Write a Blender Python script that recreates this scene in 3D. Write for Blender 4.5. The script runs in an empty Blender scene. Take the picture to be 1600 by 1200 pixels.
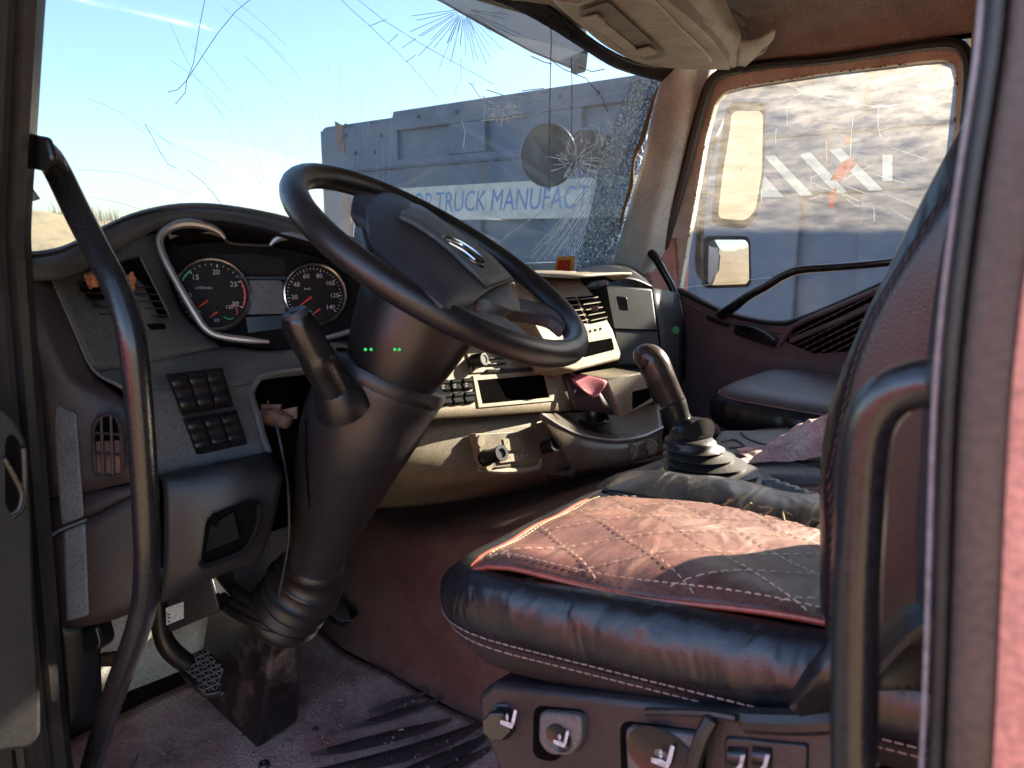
import bpy, bmesh, math, random
from mathutils import Vector as V, Matrix
random.seed(7)
S = bpy.context.scene
COL = S.collection
R = math.radians

# ------------------------------------------------------------------ camera, sky, sun, exposure
YAW, PITCH, FPX = R(50), R(11), 1200.0
HV = V((math.cos(YAW), -math.sin(YAW), 0)); RT = V((-math.sin(YAW), -math.cos(YAW), 0))
FW = HV * math.cos(PITCH) + V((0, 0, -math.sin(PITCH))); UP = HV * math.sin(PITCH) + V((0, 0, math.cos(PITCH)))
CAM = V((0, 1.45, 1.0))
cd = bpy.data.cameras.new('camera'); co = bpy.data.objects.new('camera', cd); COL.objects.link(co)
m3 = Matrix((RT, UP, -FW)).transposed(); co.matrix_world = Matrix.Translation(CAM) @ m3.to_4x4()
cd.sensor_width = 36; cd.lens = 36 * FPX / 1600; cd.clip_start = .02; cd.clip_end = 3000
cd.dof.use_dof = True; cd.dof.focus_distance = 1.75; cd.dof.aperture_fstop = 9.0
S.camera = co
SUN = V((-.36, -1, .46)).normalized()
w = bpy.data.worlds.new('World'); S.world = w; w.use_nodes = True
nt = w.node_tree; sky = nt.nodes.new('ShaderNodeTexSky'); sky.sky_type = 'NISHITA'; sky.sun_disc = False
sky.sun_elevation = math.asin(SUN.z); sky.sun_rotation = math.atan2(SUN.x, SUN.y)
sky.air_density = 1.0; sky.dust_density = 1.0; sky.ozone_density = 2.0
nt.links.new(sky.outputs[0], nt.nodes['Background'].inputs[0]); nt.nodes['Background'].inputs[1].default_value = .14
sl = bpy.data.lights.new('sun', 'SUN'); sl.energy = 5.0; sl.angle = R(.5); sl.color = (1, .86, .66)
so = bpy.data.objects.new('sun', sl); COL.objects.link(so); so.rotation_euler = SUN.to_track_quat('Z', 'Y').to_euler(); so.location = SUN * 30
vs = S.view_settings; vs.view_transform = 'Standard'; vs.look = 'None'; vs.gamma = 1; vs.exposure = 2.62
try:
    S.cycles.max_bounces = 10; S.cycles.diffuse_bounces = 5; S.cycles.transparent_max_bounces = 16
    S.cycles.caustics_reflective = False; S.cycles.caustics_refractive = False
except Exception: pass

# ------------------------------------------------------------------ measuring helper: photo sight line met with a real plane of the cab
def ray(px, py): return FW + RT * ((px - 800) / FPX) + UP * ((600 - py) / FPX)
def at(px, py, t=None, x=None, y=None, z=None, pl=None):
    d = ray(px, py)
    if x is not None: t = (x - CAM.x) / d.x
    elif y is not None: t = (y - CAM.y) / d.y
    elif z is not None: t = (z - CAM.z) / d.z
    elif pl is not None: t = (pl[0] - CAM).dot(pl[1]) / d.dot(pl[1])
    return CAM + d * t
def ats(pts, **k): return [at(p[0], p[1], **k) for p in pts]
def att(pts): return [at(*p) for p in pts]

# ------------------------------------------------------------------ mesh helpers
def cr(p0, p1, p2, p3, s):
    return (p1 * 2 + (p2 - p0) * s + (p0 * 2 - p1 * 5 + p2 * 4 - p3) * (s * s) + (p1 * 3 - p0 - p2 * 3 + p3) * (s ** 3)) * .5
def spline(pts, res=4, closed=False):
    pts = list(pts); n = len(pts)
    if n < 2 or res <= 1: return pts
    if n == 2 and not closed: return [pts[0].lerp(pts[1], i / res) if isinstance(pts[0], V) else pts[0] + (pts[1] - pts[0]) * i / res for i in range(res + 1)]
    out = []
    for i in range(n if closed else n - 1):
        if closed: a, b, c, d = pts[i - 1], pts[i], pts[(i + 1) % n], pts[(i + 2) % n]
        else:
            b, c = pts[i], pts[i + 1]
            a = pts[i - 1] if i else b * 2 - c
            d = pts[i + 2] if i + 2 < n else c * 2 - b
        for k in range(res): out.append(cr(a, b, c, d, k / res))
    if not closed: out.append(pts[-1])
    return out
def rpoly(pts, r, k=4):
    """polygon with rounded corners (r metres, or a list)"""
    out = []; n = len(pts)
    for i in range(n):
        p = pts[i]; a = pts[i - 1]; b = pts[(i + 1) % n]; rr = r[i] if isinstance(r, (list, tuple)) else r
        if rr <= 0: out.append(p.copy()); continue
        da = (a - p); db = (b - p); q = min(rr, da.length * .49, db.length * .49)
        s, e = p + da.normalized() * q, p + db.normalized() * q
        for j in range(k + 1):
            u = j / k; out.append(s * (1 - u) ** 2 + p * 2 * u * (1 - u) + e * u * u)
    return out
class MB:
    def __init__(s): s.v = []; s.f = []
    def add(s, vs, fs):
        o = len(s.v); s.v += [V(p) for p in vs]; s.f += [tuple(i + o for i in f) for f in fs]; return s
    def loft(s, rings, cap=True, closed=False, close_v=True):
        n = len(rings[0]); m = len(rings); vs = [p for r in rings for p in r]; fs = []
        for i in range(m if closed else m - 1):
            for j in range(n if close_v else n - 1):
                a = i * n + j; b = i * n + (j + 1) % n; c = ((i + 1) % m) * n + (j + 1) % n; d = ((i + 1) % m) * n + j
                fs.append((a, b, c, d))
        if cap and not closed and close_v: fs += [tuple(reversed(range(n))), tuple(range((m - 1) * n, m * n))]
        return s.add(vs, fs)
    def tube(s, pts, r, n=12, res=4, closed=False, flat=1.0, up=None, cap=True):
        pts = [V(p) for p in pts]
        rs = list(r) if isinstance(r, (list, tuple)) else [r] * len(pts)
        P = spline(pts, res, closed); Q = spline(rs, res, closed) if len(set(rs)) > 1 else [rs[0]] * len(P)
        m = len(P); T = []
        for i in range(m):
            a = P[i - 1] if (i or closed) else P[i]; b = P[(i + 1) % m] if (i < m - 1 or closed) else P[i]
            T.append((b - a).normalized())
        ref = V(up) if up is not None else (V((0, 0, 1)) if abs(T[0].z) < .9 else V((1, 0, 0)))
        nrm = (ref - T[0] * ref.dot(T[0])).normalized(); rings = []
        for i in range(m):
            nrm = (nrm - T[i] * nrm.dot(T[i]))
            if up is not None: nrm = ref - T[i] * ref.dot(T[i])
            nrm.normalize(); bi = T[i].cross(nrm)
            rings.append([P[i] + (nrm * math.cos(k * 2 * math.pi / n) * flat + bi * math.sin(k * 2 * math.pi / n)) * Q[i] for k in range(n)])
        if cap and not closed:
            def shrink(r, c, f, off): return [c + (p - c) * f + off for p in r]
            rings = [shrink(rings[0], P[0], .55, -T[0] * Q[0] * .35)] + rings + [shrink(rings[-1], P[-1], .55, T[-1] * Q[-1] * .35)]
        return s.loft(rings, cap, closed)
    def patch(s, rows, ru=4, rv=4):
        rows = [spline(r, rv) for r in rows]
        cols = [spline([r[j] for r in rows], ru) for j in range(len(rows[0]))]
        n = len(cols); m = len(cols[0])
        vs = [cols[j][i] for i in range(m) for j in range(n)]
        return s.add(vs, [(i * n + j, i * n + j + 1, (i + 1) * n + j + 1, (i + 1) * n + j) for i in range(m - 1) for j in range(n - 1)])
    def prism(s, poly, d):
        n = len(poly); d = V(d)
        return s.add(list(poly) + [p + d for p in poly], [tuple(range(n)), tuple(reversed(range(n, 2 * n)))] + [(i, i + n, (i + 1) % n + n, (i + 1) % n) for i in range(n)])
    def ring(s, outer, inner, d):
        n = len(outer); d = V(d)
        vs = list(outer) + list(inner) + [p + d for p in outer] + [p + d for p in inner]; fs = []
        for i in range(n):
            j = (i + 1) % n
            fs += [(i, j, n + j, n + i), (2 * n + j, 2 * n + i, 3 * n + i, 3 * n + j), (j, i, 2 * n + i, 2 * n + j), (n + i, n + j, 3 * n + j, 3 * n + i)]
        return s.add(vs, fs)
    def box(s, c, a, b, d):
        c, a, b, d = V(c), V(a), V(b), V(d)
        vs = [c + a * i + b * j + d * k for i in (-1, 1) for j in (-1, 1) for k in (-1, 1)]
        return s.add(vs, [(0, 1, 3, 2), (4, 6, 7, 5), (0, 4, 5, 1), (2, 3, 7, 6), (0, 2, 6, 4), (1, 5, 7, 3)])
    def abox(s, x0, x1, y0, y1, z0, z1):
        return s.box(((x0 + x1) / 2, (y0 + y1) / 2, (z0 + z1) / 2), ((x1 - x0) / 2, 0, 0), (0, (y1 - y0) / 2, 0), (0, 0, (z1 - z0) / 2))
    def lathe(s, prof, o, ax, n=24, sx=1.0, ref=None, cap=False):
        ax = V(ax).normalized(); o = V(o)
        ref = V(ref) if ref is not None else (V((0, 0, 1)) if abs(ax.z) < .9 else V((1, 0, 0)))
        a = (ref - ax * ref.dot(ax)).normalized(); b = ax.cross(a)
        return s.loft([[o + ax * h + (a * math.cos(k * 2 * math.pi / n) + b * math.sin(k * 2 * math.pi / n) * sx) * r for k in range(n)] for r, h in prof], cap=cap)
    def build(s, name, mat, parent=None, bevel=0, sub=0, solid=0, sharp=35, seg=2, off=-1):
        me = bpy.data.meshes.new(name); me.from_pydata([tuple(p) for p in s.v], [], s.f); me.update()
        bm = bmesh.new(); bm.from_mesh(me); bmesh.ops.remove_doubles(bm, verts=bm.verts, dist=1e-5)
        bmesh.ops.recalc_face_normals(bm, faces=bm.faces); bm.to_mesh(me); bm.free()
        if solid:
            q_ = sum(p.normal.dot(CAM - p.center) * p.area for p in me.polygons)
            if q_ < 0: me.flip_normals()
        for p in me.polygons: p.use_smooth = True
        if not sub: me.set_sharp_from_angle(angle=R(sharp))
        o = bpy.data.objects.new(name, me); COL.objects.link(o); me.materials.append(mat)
        if parent is not None: put(o, parent)
        if solid:
            q = o.modifiers.new('s', 'SOLIDIFY'); q.thickness = solid; q.offset = off
        if bevel:
            q = o.modifiers.new('b', 'BEVEL'); q.width = bevel; q.segments = seg; q.limit_method = 'ANGLE'; q.angle_limit = R(40); q.harden_normals = False
        if sub:
            q = o.modifiers.new('u', 'SUBSURF'); q.levels = sub; q.render_levels = sub
        return o
BASE = {}
def put(o, parent):
    o.parent = parent; b = BASE.get(parent.name, V((0, 0, 0))); BASE[o.name] = b
    o.matrix_parent_inverse = Matrix.Translation(-b) if parent.parent is None and parent.type == 'EMPTY' else Matrix.Identity(4)
    if parent.type != 'EMPTY': o.matrix_parent_inverse = Matrix.Identity(4)
def thing(name, label, cat, loc=(0, 0, 0), group=None):
    o = bpy.data.objects.new(name, None); COL.objects.link(o); o.location = loc; BASE[o.name] = V(loc)
    o.empty_display_size = .05; tag(o, label, cat, group); return o
def tag(o, label=None, cat=None, group=None, kind=None):
    if label: o['label'] = label
    if cat: o['category'] = cat
    if group: o['group'] = group
    if kind: o['kind'] = kind
    return o
def text(name, body, o, u, v, size, mat, parent=None, shear=0, ext=.0004, align='CENTER', sx=1.0):
    c = bpy.data.curves.new(name, 'FONT'); c.body = body; c.size = size; c.shear = shear; c.extrude = ext; c.align_x = align; c.align_y = 'CENTER'; c.resolution_u = 4
    t = bpy.data.objects.new('tmp_text', c); COL.objects.link(t); bpy.context.view_layer.update()
    me = bpy.data.meshes.new_from_object(t.evaluated_get(bpy.context.evaluated_depsgraph_get()))
    bpy.data.objects.remove(t); bpy.data.curves.remove(c)
    u = V(u).normalized(); v = V(v); v = (v - u * v.dot(u)).normalized(); n = u.cross(v)
    me.transform(Matrix.Translation(V(o)) @ Matrix((u * sx, v, n)).transposed().to_4x4())
    me.materials.clear(); me.materials.append(mat)
    ob = bpy.data.objects.new(name, me); COL.objects.link(ob)
    if parent is not None: put(ob, parent)
    return ob

# ------------------------------------------------------------------ materials
def mat(name, col, rough=.5, metal=0, col2=None, nscale=8, bump=0, bscale=200, dust=0, dcol=(.30, .24, .18), dscale=5, spec=.5, coat=0, rvar=.1, voro=False, emit=0, wr=0, dlo=.40, dhi=.72, dark2=None):
    m = bpy.data.materials.new(name); m.use_nodes = True; t = m.node_tree; N = t.nodes; L = t.links; b = N['Principled BSDF']
    tc = N.new('ShaderNodeTexCoord'); no = N.new('ShaderNodeTexNoise'); no.inputs['Scale'].default_value = nscale; no.inputs['Detail'].default_value = 6; no.inputs['Roughness'].default_value = .65
    L.new(tc.outputs['Object'], no.inputs['Vector'])
    mx = N.new('ShaderNodeMix'); mx.data_type = 'RGBA'
    c2 = col2 or tuple(c * .72 for c in col)
    mx.inputs['A'].default_value = (*col, 1); mx.inputs['B'].default_value = (*c2, 1)
    rp = N.new('ShaderNodeMapRange'); rp.inputs['From Min'].default_value = .38; rp.inputs['From Max'].default_value = .64
    L.new(no.outputs['Fac'], rp.inputs['Value']); L.new(rp.outputs[0], mx.inputs['Factor']); out = mx.outputs['Result']
    rr = N.new('ShaderNodeMapRange'); rr.inputs['To Min'].default_value = max(.02, rough - rvar); rr.inputs['To Max'].default_value = min(1, rough + rvar)
    L.new(no.outputs['Fac'], rr.inputs['Value']); rout = rr.outputs[0]
    if dust:
        n2 = N.new('ShaderNodeTexNoise'); n2.inputs['Scale'].default_value = dscale; n2.inputs['Detail'].default_value = 9; n2.inputs['Roughness'].default_value = .75
        L.new(tc.outputs['Object'], n2.inputs['Vector'])
        r2 = N.new('ShaderNodeMapRange'); r2.inputs['From Min'].default_value = dlo; r2.inputs['From Max'].default_value = dhi; r2.inputs['To Max'].default_value = dust
        L.new(n2.outputs['Fac'], r2.inputs['Value'])
        m2 = N.new('ShaderNodeMix'); m2.data_type = 'RGBA'; L.new(r2.outputs[0], m2.inputs['Factor']); L.new(out, m2.inputs['A']); m2.inputs['B'].default_value = (*dcol, 1); out = m2.outputs['Result']
        r3 = N.new('ShaderNodeMath'); r3.operation = 'MULTIPLY_ADD'; r3.inputs[1].default_value = .5; L.new(r2.outputs[0], r3.inputs[0]); L.new(rout, r3.inputs[2]); rout = r3.outputs[0]
    n7 = N.new('ShaderNodeTexNoise'); n7.inputs['Scale'].default_value = 260; n7.inputs['Detail'].default_value = 4; L.new(tc.outputs['Object'], n7.inputs['Vector'])
    r7 = N.new('ShaderNodeMapRange'); r7.inputs['From Min'].default_value = .3; r7.inputs['From Max'].default_value = .72; r7.inputs['To Min'].default_value = .72; r7.inputs['To Max'].default_value = 1.35; L.new(n7.outputs['Fac'], r7.inputs['Value'])
    m7 = N.new('ShaderNodeVectorMath'); m7.operation = 'SCALE'; L.new(out, m7.inputs[0]); L.new(r7.outputs[0], m7.inputs['Scale']); out = m7.outputs[0] if not metal else out
    if dark2:   # worn dark blotches
        n6 = N.new('ShaderNodeTexNoise'); n6.inputs['Scale'].default_value = dscale * .9; n6.inputs['Detail'].default_value = 8; n6.inputs['Roughness'].default_value = .8; n6.noise_dimensions = '4D'; n6.inputs['W'].default_value = 3.7
        L.new(tc.outputs['Object'], n6.inputs['Vector']); r6 = N.new('ShaderNodeMapRange'); r6.inputs['From Min'].default_value = .52; r6.inputs['From Max'].default_value = .66; r6.inputs['To Max'].default_value = .8; L.new(n6.outputs['Fac'], r6.inputs['Value'])
        m6 = N.new('ShaderNodeMix'); m6.data_type = 'RGBA'; L.new(r6.outputs[0], m6.inputs['Factor']); L.new(out, m6.inputs['A']); m6.inputs['B'].default_value = (*dark2, 1); out = m6.outputs['Result']
    L.new(out, b.inputs['Base Color']); L.new(rout, b.inputs['Roughness'])
    b.inputs['Metallic'].default_value = metal; b.inputs['Specular IOR Level'].default_value = spec; b.inputs['Coat Weight'].default_value = coat; b.inputs['Coat Roughness'].default_value = .15
    if bump:
        if voro:
            n3 = N.new('ShaderNodeTexVoronoi'); n3.inputs['Scale'].default_value = bscale; o3 = n3.outputs['Distance']
        else:
            n3 = N.new('ShaderNodeTexNoise'); n3.inputs['Scale'].default_value = bscale; n3.inputs['Detail'].default_value = 3; o3 = n3.outputs['Fac']
        L.new(tc.outputs['Object'], n3.inputs['Vector'])
        bp = N.new('ShaderNodeBump'); bp.inputs['Strength'].default_value = bump; bp.inputs['Distance'].default_value = .002
        L.new(o3, bp.inputs['Height']); L.new(bp.outputs[0], b.inputs['Normal'])
    if wr:   # slow creases under the grain
        n5 = N.new('ShaderNodeTexNoise'); n5.inputs['Scale'].default_value = 13; n5.inputs['Detail'].default_value = 2; n5.inputs['Distortion'].default_value = .6; mp = N.new('ShaderNodeMapping'); mp.inputs['Scale'].default_value = (1.7, .7, .8); L.new(tc.outputs['Object'], mp.inputs[0]); L.new(mp.outputs[0], n5.inputs['Vector'])
        b5 = N.new('ShaderNodeBump'); b5.inputs['Strength'].default_value = wr; b5.inputs['Distance'].default_value = .02; L.new(n5.outputs['Fac'], b5.inputs['Height'])
        if bump: L.new(b5.outputs[0], bp.inputs['Normal'])
        else: L.new(b5.outputs[0], b.inputs['Normal'])
    if emit:
        b.inputs['Emission Color'].default_value = (*col, 1); b.inputs['Emission Strength'].default_value = emit
    return m
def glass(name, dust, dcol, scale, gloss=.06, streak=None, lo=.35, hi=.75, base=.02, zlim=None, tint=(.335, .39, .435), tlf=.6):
    m = bpy.data.materials.new(name); m.use_nodes = True; t = m.node_tree; N = t.nodes; L = t.links; N.clear()
    o = N.new('ShaderNodeOutputMaterial'); tr = N.new('ShaderNodeBsdfTransparent'); tr.inputs[0].default_value = (*tint, 1)
    gl = N.new('ShaderNodeBsdfGlossy'); gl.inputs['Roughness'].default_value = .03
    df = N.new('ShaderNodeBsdfDiffuse'); df.inputs[0].default_value = (*dcol, 1); tl = N.new('ShaderNodeBsdfTranslucent'); tl.inputs[0].default_value = (*dcol, 1)
    dm = N.new('ShaderNodeMixShader'); dm.inputs[0].default_value = tlf; L.new(df.outputs[0], dm.inputs[1]); L.new(tl.outputs[0], dm.inputs[2])
    tc = N.new('ShaderNodeTexCoord'); no = N.new('ShaderNodeTexNoise'); no.inputs['Scale'].default_value = scale; no.inputs['Detail'].default_value = 10; no.inputs['Roughness'].default_value = .7
    mp = N.new('ShaderNodeMapping'); L.new(tc.outputs['Object'], mp.inputs[0]); L.new(mp.outputs[0], no.inputs['Vector'])
    if streak: mp.inputs['Scale'].default_value = streak
    r = N.new('ShaderNodeMapRange'); r.inputs['From Min'].default_value = lo; r.inputs['From Max'].default_value = hi; r.inputs['To Min'].default_value = base; r.inputs['To Max'].default_value = dust
    L.new(no.outputs['Fac'], r.inputs['Value'])
    rout = r.outputs[0]
    if zlim:  # dust thickened above, thinned below, to paint the sunlit and shaded bands
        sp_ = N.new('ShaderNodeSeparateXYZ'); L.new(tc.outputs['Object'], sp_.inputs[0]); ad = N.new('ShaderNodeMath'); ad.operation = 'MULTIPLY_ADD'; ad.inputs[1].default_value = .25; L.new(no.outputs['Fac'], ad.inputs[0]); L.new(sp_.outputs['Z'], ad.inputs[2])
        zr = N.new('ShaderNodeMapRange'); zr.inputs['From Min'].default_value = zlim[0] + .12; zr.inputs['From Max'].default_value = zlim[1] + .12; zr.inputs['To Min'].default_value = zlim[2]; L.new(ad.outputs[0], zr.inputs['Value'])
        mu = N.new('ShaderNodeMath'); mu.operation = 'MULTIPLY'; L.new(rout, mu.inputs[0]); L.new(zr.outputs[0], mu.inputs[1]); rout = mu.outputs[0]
        ex = N.new('ShaderNodeMath'); ex.operation = 'MULTIPLY_ADD'; ex.inputs[1].default_value = -.35; L.new(sp_.outputs['X'], ex.inputs[0]); L.new(ad.outputs[0], ex.inputs[2])   # sun glare towards the top rear corner, put into the dust amount
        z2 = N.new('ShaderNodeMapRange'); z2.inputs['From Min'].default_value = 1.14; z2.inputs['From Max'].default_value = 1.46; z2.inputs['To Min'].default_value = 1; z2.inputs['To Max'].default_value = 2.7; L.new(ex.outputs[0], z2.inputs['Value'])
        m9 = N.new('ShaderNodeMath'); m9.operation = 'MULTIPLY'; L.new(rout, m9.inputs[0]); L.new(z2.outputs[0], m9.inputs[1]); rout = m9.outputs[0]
    fr = N.new('ShaderNodeFresnel'); fr.inputs[0].default_value = 1.35
    m1 = N.new('ShaderNodeMixShader'); L.new(fr.outputs[0], m1.inputs[0]); L.new(tr.outputs[0], m1.inputs[1]); L.new(gl.outputs[0], m1.inputs[2])
    m2 = N.new('ShaderNodeMixShader'); L.new(rout, m2.inputs[0]); L.new(m1.outputs[0], m2.inputs[1]); L.new(dm.outputs[0], m2.inputs[2])
    L.new(m2.outputs[0], o.inputs[0]); return m
M = {}
M['dash'] = mat('dash_plastic', (.092, .086, .088), .42, bump=.25, bscale=900, dust=.25, dcol=(.22, .18, .14), dscale=7)
M['dashdark'] = mat('dark_dash_plastic', (.016, .015, .018), .32, bump=.25, bscale=900, dust=.2, dcol=(.085, .075, .075), dscale=6)
M['endcap'] = mat('maroon_tinted_plastic', (.045, .028, .032), .5, bump=.2, bscale=800, dust=.25, dcol=(.12, .07, .06), dscale=4)
M['greypad'] = mat('grey_plastic', (.20, .19, .205), .6, bump=.2, bscale=900)
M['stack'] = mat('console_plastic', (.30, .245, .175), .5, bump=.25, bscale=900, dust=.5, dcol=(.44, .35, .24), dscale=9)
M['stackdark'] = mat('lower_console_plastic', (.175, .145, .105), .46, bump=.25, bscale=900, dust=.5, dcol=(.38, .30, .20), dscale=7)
M['tray'] = mat('glossy_tray_plastic', (.11, .088, .066), .26, bump=.1, bscale=500, dust=.3, dcol=(.26, .2, .14), dscale=9)
M['black'] = mat('black_plastic', (.010, .009, .010), .36, bump=.15, bscale=700, dust=.10, dcol=(.07, .065, .065))
M['gloss'] = mat('gloss_black', (.009, .008, .009), .27, dust=.12, dcol=(.08, .07, .06), rvar=.08)
M['tube'] = mat('black_coated_steel', (.014, .014, .017), .24, bump=.06, bscale=120, dust=.15, dcol=(.07, .06, .05), rvar=.1)
M['rubber'] = mat('black_rubber', (.012, .011, .011), .42, bump=.2, bscale=300, dust=.22, dcol=(.075, .068, .064), dscale=9)
M['void'] = mat('dark_cavity', (.006, .005, .005), .9, spec=.0)
M['wheel'] = mat('wheel_leather', (.012, .011, .012), .33, bump=.22, bscale=520, dust=.12, dcol=(.12, .09, .07))
M['pad'] = mat('wheel_pad_plastic', (.035, .031, .042), .55, bump=.2, bscale=900, dust=.15, dcol=(.12, .1, .08))
M['padgrey'] = mat('wheel_pad_grey', (.11, .108, .105), .5, bump=.2, bscale=900, dust=.3, dcol=(.22, .18, .14))
M['leather'] = mat('black_leather', (.012, .012, .015), .29, bump=.2, bscale=650, dust=.08, dcol=(.1, .07, .06), dscale=4, wr=.5)
M['redleather'] = mat('red_brown_leather', (.145, .060, .048), .33, col2=(.10, .042, .036), nscale=5, bump=.3, bscale=700, dust=.5, dcol=(.30, .20, .165), dscale=4, rvar=.10, spec=.5, coat=.08, wr=.5)
M['piping'] = mat('red_piping', (.30, .06, .03), .4)
M['thread'] = mat('tan_thread', (.74, .55, .36), .8)
M['threaddark'] = mat('faded_thread', (.30, .19, .16), .8)
M['mat'] = mat('red_brown_floor_rubber', (.50, .30, .28), .7, col2=(.34, .19, .18), nscale=5, bump=1.0, bscale=140, dust=.85, dcol=(.56, .39, .35), dscale=9, dlo=.44, dhi=.62, dark2=(.07, .04, .04))
M['matdark'] = mat('worn_mat_groove', (.045, .028, .032), .7, bump=.5, bscale=160)
M['tunnel'] = mat('tunnel_rubber', (.115, .05, .042), .55, col2=(.075, .032, .028), bump=.7, bscale=420, dust=.4, dcol=(.24, .17, .12), dscale=6, voro=True)
M['traymat'] = mat('grey_console_mat', (.17, .17, .18), .6, bump=.3, bscale=500, dust=.4, dcol=(.28, .25, .22))
M['cream'] = mat('pale_paint', (.75, .74, .68), .5, dust=.4, dcol=(.35, .3, .25))
M['trim'] = mat('beige_trim', (.66, .64, .58), .6, bump=.15, bscale=600, dust=.4, dcol=(.52, .48, .40), dscale=3)
M['headliner'] = mat('headliner_cloth', (.44, .415, .38), .9, bump=.4, bscale=1200, dust=.3, dcol=(.26, .2, .15), dscale=3)
M['overhead'] = mat('overhead_plastic', (.50, .48, .44), .55, bump=.15, bscale=700, dust=.25, dcol=(.3, .26, .2))
M['bodypink'] = mat('faded_red_body_paint', (.62, .24, .18), .4, dust=.3, dcol=(.45, .3, .22))
M['tanframe'] = mat('tan_window_frame', (.82, .76, .64), .6, bump=.2, bscale=300, dust=.2, dcol=(.36, .26, .16))
M['doorpanel'] = mat('door_plastic', (.17, .105, .115), .55, bump=.2, bscale=700, dust=.3, dcol=(.18, .13, .11), dscale=5)
M['chrome'] = mat('worn_silver', (.62, .60, .60), .28, metal=1, rvar=.08)
M['silver'] = mat('satin_silver_plastic', (.42, .38, .39), .36, metal=.6, rvar=.06)
M['face'] = mat('gauge_face', (.016, .012, .013), .6, spec=.15); M['matte'] = mat('matte_black', (.008, .007, .008), .75, spec=.12, bump=.2, bscale=700)
M['screen'] = mat('dull_screen', (.10, .085, .08), .3)
M['red'] = mat('needle_red', (.75, .07, .05), .5)
M['white'] = mat('printed_white', (.58, .55, .57), .6, col2=(.36, .34, .36), nscale=160)
M['green'] = mat('printed_green', (.08, .5, .18), .6)
M['lamp'] = mat('indicator_lamp_green', (.05, .9, .2), .4, emit=.06)
M['pinkpaper'] = mat('pink_paper', (.62, .17, .22), .7)
M['cloth'] = mat('pink_cloth', (.66, .36, .37), .9, col2=(.55, .42, .36), nscale=18, bump=.5, bscale=500)
M['knit'] = mat('grey_knit', (.10, .09, .09), .95, bump=1, bscale=260)
def thin(name, col):
    m = bpy.data.materials.new(name); m.use_nodes = True; t = m.node_tree; N = t.nodes; N.clear(); o = N.new('ShaderNodeOutputMaterial'); a = N.new('ShaderNodeBsdfTranslucent'); a.inputs[0].default_value = (*col, 1)
    b = N.new('ShaderNodeBsdfDiffuse'); b.inputs[0].default_value = (*col, 1); x = N.new('ShaderNodeMixShader'); x.inputs[0].default_value = .5; t.links.new(a.outputs[0], x.inputs[1]); t.links.new(b.outputs[0], x.inputs[2]); t.links.new(x.outputs[0], o.inputs[0]); return m
M['sticker'] = thin('orange_sticker', (.80, .45, .12)); M['stickerred'] = thin('red_sticker', (.80, .08, .05))
M['paper'] = mat('white_label', (.70, .72, .72), .6)
M['steel'] = mat('dark_steel', (.06, .06, .065), .45, metal=.5, dust=.3, dcol=(.12, .1, .08))
M['brass'] = mat('rusty_bracket', (.20, .09, .055), .6, col2=(.10, .045, .035), nscale=40)
M['mirror'] = mat('mirror_glass', (.55, .57, .60), .03, metal=1, rvar=.01, col2=(.50, .52, .54))
M['mirrordark'] = mat('dusty_mirror', (.07, .075, .07), .12, metal=1, rvar=.05, col2=(.10,.10,.09))
M['navy'] = mat('dump_body_paint', (.034, .066, .120), .5, col2=(.05, .078, .12), nscale=1.5, dust=.35, dcol=(.20, .20, .20), dscale=1.2)
M['navydark'] = mat('dump_body_recess', (.03, .05, .10), .55, dust=.2, dcol=(.18, .17, .16), dscale=1.5)
M['band'] = mat('sign_band_paint', (.66, .64, .53), .55, dust=.6, dcol=(.40, .34, .27), dscale=5, dlo=.46, dhi=.72)
M['bluetext'] = mat('blue_letter_paint', (.05, .16, .40), .5, col2=(.12, .24, .42), nscale=9, dust=.5, dcol=(.42, .40, .36), dscale=14, dlo=.48, dhi=.66)
M['rust'] = mat('rust_patch', (.22, .10, .06), .8)
M['tyre'] = mat('tyre_rubber', (.02, .02, .02), .8)
def crackmat():
    m = bpy.data.materials.new('crack_bright_edge'); m.use_nodes = True; t = m.node_tree; N = t.nodes; N.clear(); o = N.new('ShaderNodeOutputMaterial'); a = N.new('ShaderNodeBsdfTranslucent'); a.inputs[0].default_value = (.95, .98, 1, 1)
    b = N.new('ShaderNodeBsdfDiffuse'); b.inputs[0].default_value = (.95, .98, 1, 1); x = N.new('ShaderNodeMixShader'); x.inputs[0].default_value = .3; t.links.new(a.outputs[0], x.inputs[1]); t.links.new(b.outputs[0], x.inputs[2]); t.links.new(x.outputs[0], o.inputs[0]); return m
M['crack'] = crackmat()
M['glove'] = mat('glovebox_plastic', (.022, .024, .028), .38, bump=.2, bscale=800, spec=.2, dust=.12, dcol=(.1, .08, .07))
M['crackdark'] = mat('crack_dark_edge', (.05, .06, .07), .3)
M['debris'] = mat('dry_stuck_dirt', (.30, .20, .10), .9)
M['crunch'] = glass('crushed_glass', .85, (1, .97, .86), 120, lo=.50, hi=.60, base=.03, tlf=.8)
M['ws'] = glass('windscreen_glass', .13, (.72, .73, .70), 6, base=.025)
M['side'] = glass('dusty_glare_side_glass', .18, (.88, .83, .74), 26, streak=(.35, 1, 1.3), base=.04, lo=.30, hi=.75, zlim=(.98, 1.16, .45), tint=(.62, .66, .68))
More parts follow.
